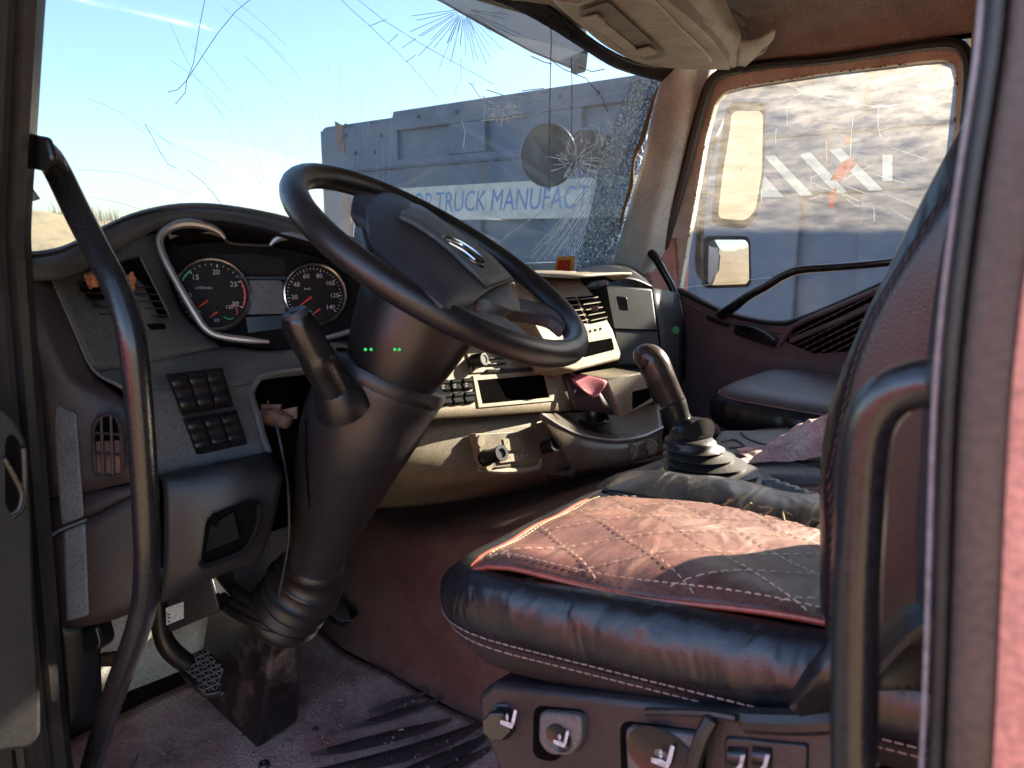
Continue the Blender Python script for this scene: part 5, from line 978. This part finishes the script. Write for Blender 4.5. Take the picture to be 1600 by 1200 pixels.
# cloths
def crumple(name, c, ax, ay, az, m, label, cat, seed=1, amp=.25):
    rnd = random.Random(seed); b = MB(); rows = []; ph = [rnd.uniform(0, 6) for _ in range(8)]
    for i in range(25):
        th = math.pi * i / 24; row = []
        for j in range(40):
            f = 2 * math.pi * j / 40; k = 1 + amp * (.5 * math.sin(3 * f + ph[0] + 2 * th) + .35 * math.sin(5 * f - 3 * th + ph[1]) + .25 * math.sin(9 * f + 5 * th + ph[2]) + .2 * math.sin(13 * th + 4 * f + ph[3]))
            z = math.cos(th); row.append(c + ax * (math.sin(th) * math.cos(f) * k) + ay * (math.sin(th) * math.sin(f) * k) + az * (z * k if z > 0 else z * .25))
        rows.append(row)
    b.loft(rows, cap=False); return tag(b.build(name, m, sharp=180), label, cat)
zc = .558
pc = at(1235, 724, z=zc); m_cl = M['cloth']
b = MB(); rows = []; rnd = random.Random(4)
for i in range(31):
    u = i / 30; row = []
    for j in range(25):
        v = j / 24; px = 1158 + 150 * u; base = 724 - 26 * v - u * 4
        p = at(px, base, z=zc + .004); hgt = .088 * max(0, (u - .25) / .75) ** .7 * math.exp(-((v - .45) / .30) ** 2) + .006 * (1 - abs(2 * v - 1))
        fold = .006 * math.sin(14 * u + 5 * v) * math.sin(9 * v + 3 * u) + .003 * math.sin(31 * v + 11 * u) + .002 * math.sin(37 * u - 14 * v)
        k = min(1, hgt / .03 + .25); row.append(p + V((.008 * math.sin(17 * v + 9 * u), .010 * math.sin(13 * u - 7 * v), max(0, hgt + fold * k))))
    rows.append(row)
b.patch(rows, 2, 2); tag(b.build('pink_cloth', m_cl, solid=.002, sharp=180), 'crumpled pale pink cloth lying on the grey tray', 'cloth')
kn = at(1100, 664, t=1.62)
crumple('knit_glove', at(1092, 668, t=1.66), RT * .048 + UP * -.012, HV * .03, UP * .020 + RT * .004, M['knit'], 'dark grey knitted glove behind the gear lever', 'glove', 3, .12)
b = MB(); b.patch([[at(893, 592, 1.93), at(907, 584, 1.96), at(925, 588, 1.965)], [at(898, 600, 1.925), at(920, 597, 1.945), at(948, 595, 1.955)], [at(915, 612, 1.92), at(930, 621, 1.925), at(944, 606, 1.94)]], 4, 4); tag(b.build('paper_slip', M['pinkpaper'], solid=.001), 'pink paper slip tucked beside the ashtray box', 'paper')
b = MB(); b.patch([[at(880, 582, 1.93), at(905, 590, 1.95), at(930, 600, 1.96)], [at(898, 640, 1.93), at(925, 642, 1.95), at(960, 648, 1.97)]], 3, 3); dp(b, 'tray_front', 'endcap', solid=.01)
crumple('tissue_scrap', at(147, 437, 1.105), RT * .012, UP * .011, -FW * .010, mat('orange_scrap', (.55, .20, .09), .85, bump=.6, bscale=250), 'crumpled orange scrap stuck in the left air vent', 'scrap', 5, .3)
o = tag(crumple('tissue_scrap', at(205, 440, 1.155), RT * .007, UP * .012, -FW * .008, bpy.data.materials['orange_scrap'], 'smaller orange scrap pinched between the vent slats behind the grab handle', 'scrap', 8, .3))
# stickers
so2 = at(881, 415, t=2.1); b = MB(); b.prism(rpoly([ws(*p, -.004) for p in ((871, 401), (898, 400), (896, 422), (888, 430), (866, 429), (868, 412))], .006), (-.001, 0, 0)); stk = tag(b.build('windscreen_sticker', M['sticker']), 'small orange and red sticker low on the windscreen', 'sticker')
b = MB(); b.prism([ws(*p, -.006) for p in ((873, 407), (892, 406), (890, 426), (870, 427))], (-.0005, 0, 0)); b.build('red_field', M['stickerred'], stk)
b = MB(); n_ = V((-1, 0, .25)).normalized()
for px, py in ((881, 411), (877, 416), (885, 415), (876, 421), (885, 420)): b.lathe([(.0005, .0006), (.003, .0006), (.003, 0)], ws(px, py, -.0068), n_, 8)
b.build('sticker_mark', M['sticker'], stk)
b = MB(); b.prism([ws(*p, -.004) for p in ((38, 276), (44, 284), (63, 311), (36, 319))], (-.001, 0, 0)); tag(b.build('corner_sticker', M['paper']), 'white sticker on the windscreen behind the left handle', 'sticker')

# ------------------------------------------------------------------ pedals
CP = thing('clutch_pedal', 'hanging clutch pedal with dusty diamond tread pad', 'pedal', at(310, 1050, 1.44))
pq = [at(*p) for p in ((270, 1033, 1.475), (322, 1011, 1.50), (353, 1042, 1.47), (346, 1082, 1.43), (318, 1087, 1.42), (286, 1058, 1.44))]
pn = (pq[1] - pq[0]).cross(pq[4] - pq[0]).normalized(); pn = pn if pn.dot(CAM - pq[0]) > 0 else -pn
b = MB(); b.prism(rpoly(pq, .010), -pn * .016); b.build('pedal_pad', M['rubber'], CP, bevel=.003)
b = MB(); o = sum(pq, V()) / 6; X = (pq[1] - pq[0]).normalized(); Y = pn.cross(X)
def inpad(p):
    s = 0; n = len(pq)
    for i in range(n):
        a, c = pq[i], pq[(i + 1) % n]; k = (c - a).cross(p - a).dot(pn); s += 1 if k > 0 else -1
    return abs(s) == n
for ang in (.0, 1.05, 2.09):
    d = X * math.cos(ang) + Y * math.sin(ang); e = pn.cross(d)
    for k in range(-5, 6):
        seg = [o + e * k * .0125 + d * s * .004 for s in range(-18, 19)]; seg = [p for p in seg if inpad(o + (p - o) * 1.08)]
        if len(seg) > 2: b.tube([seg[0] + pn * .0012, seg[-1] + pn * .0012], .0016, 4, 1)
b.build('tread', mat('dusty_tread', (.15, .12, .115), .7), CP)
b = MB(); b.tube([at(248, 930, 1.44), at(252, 985, 1.45), at(266, 1015, 1.46), at(296, 1040, 1.48)], [.017, .017, .019, .018], 12, 5, flat=1.0); b.build('pedal_arm', M['black'], CP)
BP = thing('brake_pedal', 'half hidden brake pedal behind the column boot', 'pedal', at(492, 968, 1.75))
b = MB(); p4 = [at(*p) for p in ((476, 962, 1.78), (494, 952, 1.80), (506, 966, 1.76), (486, 986, 1.74))]; b.prism(p4, FW * .015); pp = b.build('pedal_pad', M['rubber'], BP, bevel=.003)
b = MB(); b.tube([p4[0] - FW * .003, p4[2] - FW * .003], .002, 5, 1); b.tube([p4[1] - FW * .003, p4[3] - FW * .003], .002, 5, 1); b.tube([p4[0].lerp(p4[1], .5) - FW * .003, p4[2].lerp(p4[3], .5) - FW * .003], .002, 5, 1); b.build('tread', bpy.data.materials['dusty_tread'], BP)
b = MB(); b.tube([at(490, 960, 1.80), at(486, 900, 1.82), at(480, 850, 1.80)], .012, 10, 3); b.build('pedal_arm', M['black'], BP)
AP = thing('accelerator_pedal', 'ribbed accelerator pedal on the floor right of the column boot', 'pedal', at(532, 958, 1.85))
aq = [at(*p) for p in ((506, 950, 1.87), (536, 938, 1.92), (562, 958, 1.90), (545, 974, 1.84), (530, 970, 1.83))]; b = MB(); b.prism(aq, V((.02, 0, -.02))); b.build('pedal_pad', M['rubber'], AP, bevel=.003)
b = MB()
for i in range(8): k = i / 7; b.tube([aq[0].lerp(aq[4], .1).lerp(aq[1].lerp(aq[2], .1), .1 + .85 * k) - FW * .003 + V((0, 0, 0)), aq[4].lerp(aq[3].lerp(aq[2], .3), .1 + .85 * k) - FW * .003], .0022, 5, 1)
b.build('rib', bpy.data.materials['dusty_tread'], AP)
# label plate and brackets below the lower cover
LB = thing('wiring_box', 'dark box with white label under the lower dash cover', 'box', at(280, 950, 1.42))
b = MB(); q = [at(*p, 1.40) for p in ((258, 930), (330, 900), (345, 955), (262, 990))]; b.loft([[p + FW * .10 for p in q], q]); b.build('box_body', M['dashdark'], LB, bevel=.004)
b = MB(); b.prism([at(*p, 1.396) for p in ((259, 950), (287, 940), (287, 966), (260, 977))], FW * .001); b.build('label', M['paper'], LB)
b = MB()
for i, (xa, xb) in enumerate(((261, 266), (262, 266), (262, 266))): b.box(at((xa + xb) / 2, 960 + i * 5.5, 1.3945), RT * .0028, UP * .0009, FW * .0002)
b.build('label_print', M['black'], LB)
KB = thing('side_duct', 'black side duct panel below the left end cap', 'panel', at(125, 1050, 1.12))
b = MB(); b.patch([[at(92, 975, 1.12), at(128, 975, 1.14), at(156, 970, 1.16)], [at(100, 1060, 1.14), at(134, 1055, 1.16), at(158, 1040, 1.18)], [at(108, 1150, 1.16), at(140, 1130, 1.18), at(160, 1112, 1.20)]], 4, 4); b.build('duct_panel', M['black'], KB, solid=.02)
b = MB(); b.prism(rpoly([at(*p, 1.13) for p in ((128, 984), (152, 976), (160, 1006), (154, 1018), (130, 1024))], .006), FW * .04); b.build('duct_cap', M['gloss'], KB, bevel=.004)
b = MB(); b.box(at(172, 1030, 1.45), RT * .018, UP * .011, FW * .01); b.lathe([(.011, 0), (.011, .006), (.006, .006), (.0005, .004)], at(178, 1026, 1.435), -FW, 14); b.build('clip', M['steel'], KB, bevel=.002)

# ------------------------------------------------------------------ grab handles
H1 = thing('grab_handle', 'long black grab handle curving down the left door pillar', 'grab handle', at(140, 1195, y=1.09))
b = MB(); pts = [(38, 236), (58, 236), (76, 246), (94, 276), (120, 330), (150, 388), (182, 450), (204, 520), (214, 600), (222, 700), (228, 800), (230, 880), (224, 950), (206, 1010), (178, 1085), (148, 1180), (128, 1250)]
b.tube([at(*p, y=1.115 - .05 * min(1, i / 3)) for i, p in enumerate(pts)], [.0165] * 2 + [.0155] * (len(pts) - 2), 20, 5); b.build('bar', M['tube'], H1)
b = MB(); b.prism(rpoly([at(*p, y=1.118) for p in ((40, 208), (70, 214), (80, 250), (66, 268), (40, 262))], .006), (.0, -.008, 0)); b.build('mount_plate', M['tube'], H1, bevel=.003)
H2 = thing('grab_handle', 'thick black grab handle on the near door pillar in front of the backrest', 'grab handle', (.08, 1.08, .7))
b = MB(); pts = [(1520, 598), (1468, 598), (1430, 602), (1392, 618), (1364, 652), (1350, 710), (1344, 800), (1338, 920), (1335, 1060), (1334, 1200), (1334, 1300)]
b.tube([at(*p, y=1.10) for p in pts], [.0105] * len(pts), 20, 5); b.build('bar', M['tube'], H2)
b = MB(); b.tube([at(1484, 598, y=1.10), at(1530, 598, y=1.11)], .0125, 16, 1); b.build('mount_collar', M['rubber'], H2)
H3 = thing('grab_handle', 'slim black grab handle curving down the far windscreen pillar', 'grab handle', at(1066, 560, y=-1.04))
b = MB(); b.tube([at(1006, 392, y=-1.0), at(1022, 400, y=-1.0), at(1038, 426, y=-1.0), at(1054, 458, y=-1.01), at(1064, 500, y=-1.02), at(1066, 545, y=-1.03), at(1066, 590, y=-1.03)], [.017, .016, .014, .0135, .013, .013, .013], 14, 5); b.build('bar', M['tube'], H3)
b = MB(); b.box(at(1011, 395, y=-1.0), RT * .016, UP * .014, FW * .012); b.build('mount_plate', M['tube'], H3, bevel=.004)

# ------------------------------------------------------------------ passenger door
PD = thing('passenger_door', 'plum grey passenger door with dusty tall window', 'door', (.9, -1.12, -.05))
YD = -1.09
low = [(1052, 452), (1075, 462), (1130, 489), (1180, 502), (1215, 506), (1240, 503), (1300, 480), (1390, 440), (1500, 392)]
up_ = [at(*p, y=YD) for p in low]
b = MB(); rows = [[p + V((0, -.015, .012)) for p in up_], up_, [p + V((0, .012, -.03)) for p in up_], [p + V((0, .02, -.09)) for p in up_]]
zz = [(.60, .028), (.45, .03), (.2, .03), (-.05, .02)]
for z, dy in zz: rows.append([V((p.x, YD + dy, min(z, p.z - .12) if z > .4 else z)) for p in up_])
b.patch(rows, 3, 4); b.build('door_panel', M['doorpanel'], PD, solid=.03, sharp=60)
b = MB(); b.tube([p + V((0, .002, .002)) for p in up_], .009, 8, 4); b.build('window_seal', M['rubber'], PD)
b = MB(); b.tube([p + V((0, .014, -.028)) for p in up_], .004, 8, 4); b.build('trim_ridge', M['doorpanel'], PD)
outer = [(1026, 455), (1043, 370), (1060, 290), (1078, 210), (1094, 150), (1112, 118), (1150, 106), (1300, 88), (1440, 70), (1490, 66), (1514, 80), (1518, 115), (1510, 240), (1498, 398)]
inner = [(1062, 450), (1076, 370), (1090, 290), (1103, 215), (1117, 162), (1133, 143), (1165, 134), (1300, 113), (1440, 96), (1474, 93), (1490, 100), (1495, 120), (1488, 240), (1478, 400)]
b = MB(); b.ring([at(*p, y=YD - .005) for p in outer], [at(*p, y=YD - .012) for p in inner], (0, -.03, 0)); b.build('window_frame', M['tanframe'], PD)
rg = MB(); rnd = random.Random(9)
for i in range(len(inner) - 1):
    a, c = at(*inner[i], y=YD - .008), at(*inner[i + 1], y=YD - .008); n_ = max(2, int((c - a).length / .012))
    for j in range(n_):
        if rnd.random() < .3: rg.tube([a.lerp(c, j / n_), a.lerp(c, (j + .6) / n_) + V((rnd.uniform(-.004, .004), 0, rnd.uniform(-.005, .002)))], rnd.uniform(.0012, .0035), 5, 1)
rg.build('ragged_film_edge', M['debris'], PD)
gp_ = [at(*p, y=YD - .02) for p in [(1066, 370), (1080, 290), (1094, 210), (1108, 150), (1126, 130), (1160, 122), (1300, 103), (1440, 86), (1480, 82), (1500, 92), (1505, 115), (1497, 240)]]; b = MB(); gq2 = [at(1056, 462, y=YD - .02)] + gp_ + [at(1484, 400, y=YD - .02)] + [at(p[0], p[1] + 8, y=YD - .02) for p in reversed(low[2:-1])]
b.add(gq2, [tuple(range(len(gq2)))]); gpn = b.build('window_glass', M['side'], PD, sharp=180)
b = MB(); rnd = random.Random(5)
for i in range(26):
    px = rnd.uniform(1110, 1440); py = rnd.uniform(140, 330); L_ = rnd.uniform(15, 70); a = rnd.choice([1.57, 1.57, .3, .5, -.4]) + rnd.uniform(-.08, .08); r_ = rnd.uniform(.00015, .00035)
    b.tube([at(px, py, y=YD - .018), at(px + math.cos(a) * L_ * .5 + rnd.uniform(-3, 3), py + math.sin(a) * L_ * .5, y=YD - .018), at(px + math.cos(a) * L_, py + math.sin(a) * L_, y=YD - .018)], r_, 4, 2)
b.tube([at(*p, y=YD - .018) for p in ((1220, 124), (1260, 145), (1320, 158), (1370, 166), (1430, 160))], .0004, 4, 3)
b.build('glass_scratch', M['crack'], gpn)
# door furniture
b = MB(); b.tube([at(1128, 492, y=-1.03), at(1148, 478, y=-1.0), at(1170, 462, y=-.99), at(1198, 447, y=-.99), at(1222, 432, y=-.99), at(1250, 422, y=-.99), at(1300, 418, y=-.99), at(1360, 413, y=-.99), at(1420, 406, y=-1.0)], [.024, .021, .019, .018, .018, .018, .016, .015, .014], 14, 5, flat=.75); b.build('pull_bar', M['tube'], PD)
b = MB(); q = [at(*p, y=-1.035) for p in ((1147, 506), (1172, 510), (1216, 534), (1208, 544), (1146, 522))]; b.prism(rpoly(q, .008), (0, -.04, 0)); ltc = b.build('latch_bezel', M['gloss'], PD, bevel=.003)
b = MB(); b.prism([at(*p, y=-1.033) for p in ((1158, 510), (1176, 514), (1172, 521), (1156, 516))], (0, -.001, 0)); b.build('latch_pocket', M['void'], ltc); b = MB(); b.tube([at(1176, 512, y=-1.03), at(1195, 521, y=-1.03), at(1210, 532, y=-1.03)], .006, 8, 3); b.build('latch_lever', M['steel'], ltc)
b = MB(); b.prism(rpoly([at(*p, y=-1.048) for p in ((1104, 492), (1140, 507), (1136, 512), (1104, 500))], .004), (0, -.02, 0)); b.build('lock_slide', M['black'], PD)
sg = [at(*p, y=-1.052) for p in ((1226, 534), (1244, 512), (1300, 486), (1400, 444), (1400, 500), (1340, 548), (1272, 553))]
b = MB(); b.prism(rpoly(sg, .01), (0, -.015, 0)); gr = b.build('speaker_grille', M['void'], PD, bevel=.002)
b = MB(); rnd = random.Random(2)
for i in range(-4, 12):
    for j in range(15):
        px = 1238 + j * 12 + i * 1.5; py = 540 - j * 6 + (i - 4) * 9 + 20
        p = at(px, py, y=-1.050); 
        a = [at(*q, y=-1.05) for q in ((1226, 534), (1244, 512), (1300, 486), (1400, 444), (1400, 500), (1340, 548), (1272, 553))]
        s = 0
        for k in range(7):
            u_, w_ = a[k], a[(k + 1) % 7]; s += 1 if (w_.x - u_.x) * (p.z - u_.z) - (w_.z - u_.z) * (p.x - u_.x) > 0 else -1
        if abs(s) == 7: b.box(p, V((-.016, 0, .008)), V((0, .0015, 0)), V((0, 0, .0012)))
b.build('grille_bar', M['doorpanel'], gr)
b = MB(); b.tube([at(*p, y=-1.046) for p in ((1216, 540), (1240, 510), (1300, 483), (1400, 440))], .008, 8, 4); b.tube([at(*p, y=-1.046) for p in ((1236, 532), (1290, 510), (1350, 484), (1400, 462))], .009, 8, 3); b.build('grille_rim', M['doorpanel'], gr)

# ------------------------------------------------------------------ driver door standing open at far left
DD = thing('driver_door', 'black edge of the open driver door with a pull recess', 'door', (1.0, 1.3, -.1))
XD = .93
b = MB(); dpoly = [at(*p, x=XD) for p in ((2, 632), (26, 652), (44, 690), (52, 800), (58, 960), (66, 1100), (66, 1150), (44, 1172), (0, 1176))]
dpoly = [dpoly[0] + V((0, .75, .02))] + dpoly + [dpoly[-1] + V((0, .75, 0))]
b.prism(rpoly(dpoly, .008), (.09, .02, 0)); b.build('door_panel', mat('door_inner_black', (.008, .009, .011), .42, bump=.25, bscale=700, dust=.12, dcol=(.1, .08, .07)), DD, bevel=.01, seg=3)
b = MB(); b.prism(rpoly([at(*p, x=XD - .001) for p in ((8, 690), (16, 676), (30, 690), (38, 730), (38, 780), (20, 806), (8, 790))], .006), (-.001, 0, 0)); b.build('pull_recess', M['void'], DD)
b = MB(); b.tube([at(*p, x=XD - .008) for p in ((6, 716), (24, 748), (34, 772), (30, 794), (18, 804))], .0028, 8, 4); b.tube([at(*p, x=XD - .004) for p in ((36, 700), (38, 740), (36, 790), (20, 808))], .003, 8, 4); b.build('pull_handle', M['black'], DD)
b = MB(); zlo = at(30, 640, x=XD).z; fo = [V((XD + .03, y, z)) for y, z in ((1.30, zlo), (1.27, 1.45), (1.85, 1.5), (2.0, zlo))]; fi = [V((XD + .03, y, z)) for y, z in ((1.34, zlo + .02), (1.32, 1.40), (1.81, 1.45), (1.95, zlo + .02))]; b.ring(fo, fi, (.05, 0, 0)); b.build('window_frame', M['rubber'], DD)

# ------------------------------------------------------------------ mirrors outside
def mirror(name, label, px, py, wpx, hpx, dist, rear, rnd_, loc, matname='mirror', skew=0):
    t = thing(name, label, 'mirror', loc); return t
SM = thing('side_mirror', 'tall rectangular side mirror outside the passenger window, reflecting sky and field', 'mirror', at(1155, 260, y=-1.62))
def pane(corn, t, n, nm, bul=0, r=.03, back=.07, m='mirror'):
    q = [at(*p, pl=(t, n)) for p in corn]; rp_ = rpoly(q, r, 6); c = sum(q, V()) / len(q)
    b = MB(); big = [c + (p - c) * 1.14 for p in rp_]; b.loft([[c + (p - c) * .55 - n * back for p in rp_], [c + (p - c) * .95 - n * back * .75 for p in rp_], [p - n * .02 for p in big], big, [c + (p - c) * 1.0 + n * .002 for p in rp_]]); h = b.build(nm + '_housing', M['matte'], SM, sharp=60)
    rings = []; mxd = max((p - c).length for p in rp_)
    for k in (1, .8, .6, .4, .2, .02): rings.append([c + (p - c) * (k * .985) + n * (.004 + bul * (1 - ((p - c).length * k / mxd) ** 2)) for p in rp_])
    b = MB(); b.loft(rings, cap=False); b.build(nm + '_pane', M[m], h, sharp=180)
mc = at(1160, 260, y=-1.62); toc = (CAM - mc).normalized(); mn = (toc + V((-1, -.03, -.12)).normalized()).normalized()
pane([(1142, 172), (1192, 172), (1190, 270), (1180, 330), (1164, 346), (1120, 342), (1128, 270), (1140, 200)], mc, mn, 'upper', r=.03)
mc2 = at(1136, 410, y=-1.62); mn2 = (toc + V((-1, .0, -.03)).normalized()).normalized()
pane([(1106, 374), (1168, 374), (1170, 444), (1104, 446)], mc2, mn2, 'lower', bul=.012, r=.03)
b = MB(); b.tube([at(1128, 190, y=-1.66), at(1108, 240, y=-1.5), at(1096, 330, y=-1.45), at(1092, 420, y=-1.5), at(1110, 440, y=-1.66)], .016, 10, 4); b.tube([at(1100, 300, y=-1.46), at(1060, 300, y=-1.25)], .02, 10, 2); b.build('mirror_arm', M['gloss'], SM)
RM = thing('front_mirror', 'round convex mirror hanging outside the windscreen corner', 'mirror', at(855, 243, x=2.0))
c = at(857, 243, x=2.0); n = ((CAM - c).normalized() + V((-.1, .2, -.9)).normalized() * .35).normalized()
r = 50 * (c - CAM).dot(FW) / FPX
b = MB(); b.lathe([(.0005, -.05), (r * .6, -.045), (r * .95, -.02), (r * 1.02, .0), (r * 1.0, .010), (r * .94, .010)], c, n, 36, sx=.86); h = b.build('mirror_housing', M['gloss'], RM)
b = MB(); b.lathe([(r * .95, .008), (r * .7, .018), (r * .4, .025), (.0005, .028)], c, n, 36, sx=.86); b.build('mirror_pane', M['mirrordark'], h)
c2_ = at(922, 236, x=1.98); b = MB(); b.lathe([(r * .55, -.01), (r * .62, .0), (r * .5, .006), (.0005, .008)], c2_, n, 28); b.build('small_pane', M['mirrordark'], h)
b = MB(); b.tube([at(893, 215, x=2.02), at(905, 206, x=2.0), at(925, 204, x=1.97), at(950, 214, x=1.92), at(975, 240, x=1.85)], .010, 10, 4); b.build('mirror_arm', M['gloss'], RM)

# ------------------------------------------------------------------ overhead console
OC = thing('overhead_console', 'beige overhead shelf above the windscreen with a recessed panel', 'shelf', (1.1, 0, 1.5))
zc0 = 1.515
lo_edge = [(700, -190), (800, -60), (868, 6), (905, 38), (950, 74), (1005, 100), (1074, 108), (1140, 108)]
hi_edge = [(900, -190), (960, -100), (1010, -40), (1044, 0), (1070, 20), (1095, 42), (1118, 66), (1140, 98)]
A = [V((.84, 1.08, zc0)), V((.90, .75, zc0))] + [at(*p, z=zc0 + .0) for p in hi_edge[1:]]; B = [V((1.30, 1.05, zc0 + .03)), V((1.36, .72, zc0 + .03))] + [at(*p, z=zc0 + .015) for p in lo_edge[1:]]
b = MB(); b.patch([[p + V((-.012, 0, .10)) for p in A], [p + V((0, 0, .012)) for p in A], [a * .95 + c * .05 - V((0, 0, .003)) for a, c in zip(A, B)], [a * .6 + c * .4 + V((0, 0, .006)) for a, c in zip(A, B)], [a * .15 + c * .85 + V((0, 0, .006)) for a, c in zip(A, B)], B, [p + V((.02, 0, .05)) for p in B]], 4, 4); b.build('shelf_underside', M['overhead'], OC, solid=.004, sharp=40)
b = MB(); b.patch([[at(1044, -2, z=zc0 + .02), at(1080, 20, z=zc0 + .018), at(1108, 45, z=zc0 + .016), at(1140, 104, z=zc0 + .018)], [at(1100, -20, z=zc0 + .05), at(1128, 30, z=zc0 + .045), at(1150, 62, z=zc0 + .04), at(1152, 114, z=zc0 + .02)], [at(1108, -60, z=zc0 + .12), at(1145, 20, z=zc0 + .11), at(1168, 62, z=zc0 + .08), at(1156, 118, z=zc0 + .022)]], 5, 5); b.build('shelf_end', M['overhead'], OC, solid=.004, sharp=60)
b = MB(); b.patch([[at(1148, 64, z=zc0 + .05), at(1180, 62, z=zc0 + .05), at(1212, 46, z=zc0 + .06)], [at(1152, 85, z=zc0 + .03), at(1185, 76, z=zc0 + .035), at(1208, 62, z=zc0 + .05)], [at(1150, 118, z=zc0 + .018), at(1165, 104, z=zc0 + .02), at(1190, 82, z=zc0 + .03)]], 4, 4); b.build('trim_gusset', M['overhead'], OC, solid=.006)
zr_ = zc0 + .004
b = MB(); rec = [at(*p, z=zr_) for p in ((902, 20), (950, 2), (1020, 66), (1040, 88), (1010, 94), (972, 78))]; b.prism(rpoly(rec, .02), (0, 0, -.0015)); b.build('recess_panel', mat('overhead_recess', (.25, .235, .21), .6, bump=.15, bscale=700), OC)
b = MB(); q = [at(*p, z=zr_ - .003) for p in ((908, 26), (930, 22), (1002, 80), (1000, 88), (984, 82))]; b.prism(rpoly(q, .006), (0, 0, -.004)); rl2 = b.build('recess_ledge', M['overhead'], OC, bevel=.002)
for x, y in ((926, 28), (1006, 78)):
    b = MB(); b.prism([at(*p, z=zr_ - .008) for p in ((x - 14, y - 1), (x + 8, y - 7), (x + 20, y + 2), (x - 2, y + 8))], (0, 0, -.008)); b.build('clip', M['overhead'], OC, bevel=.002)
b = MB(); b.tube([at(1022, 0, z=zc0 - .003), at(1060, 40, z=zc0 - .003), at(1098, 78, z=zc0 - .003), at(1112, 96, z=zc0 - .003)], .003, 6, 3); b.build('shelf_ridge', M['trim'], OC)
b = MB(); b.patch([[at(800, -60, z=zc0), at(868, 4, z=zc0), at(930, 2, z=zc0), at(900, -60, z=zc0)], [at(800, -64, z=zc0 - .012), at(872, 2, z=zc0 - .014), at(922, -6, z=zc0 - .014), at(880, -60, z=zc0 - .012)]], 2, 2); b.build('lamp_pod', M['overhead'], OC, solid=.004)

# grit trodden into the mat
b = MB(); rnd = random.Random(11)
for i in range(420):
    px = rnd.uniform(190, 760); py = rnd.uniform(985, 1200); p = at(px, py, z=.004)
    if not (.42 < p.y < 1.02 and .6 < p.x < 1.5): continue
    s = rnd.uniform(.0008, .0030) * (2 if rnd.random() < .06 else 1); a = rnd.uniform(0, 3.1); u_ = V((math.cos(a), math.sin(a), 0)) * s; v_ = V((-math.sin(a), math.cos(a), .3)) * s * rnd.uniform(.4, 1)
    b.box(p, u_, v_, V((0, 0, s * .5)))
tag(b.build('grit', mat('floor_grit', (.34, .26, .20), .9, col2=(.12, .08, .07), nscale=40)), 'loose grit and crumbs scattered over the dusty floor mat', 'grit', kind='stuff')
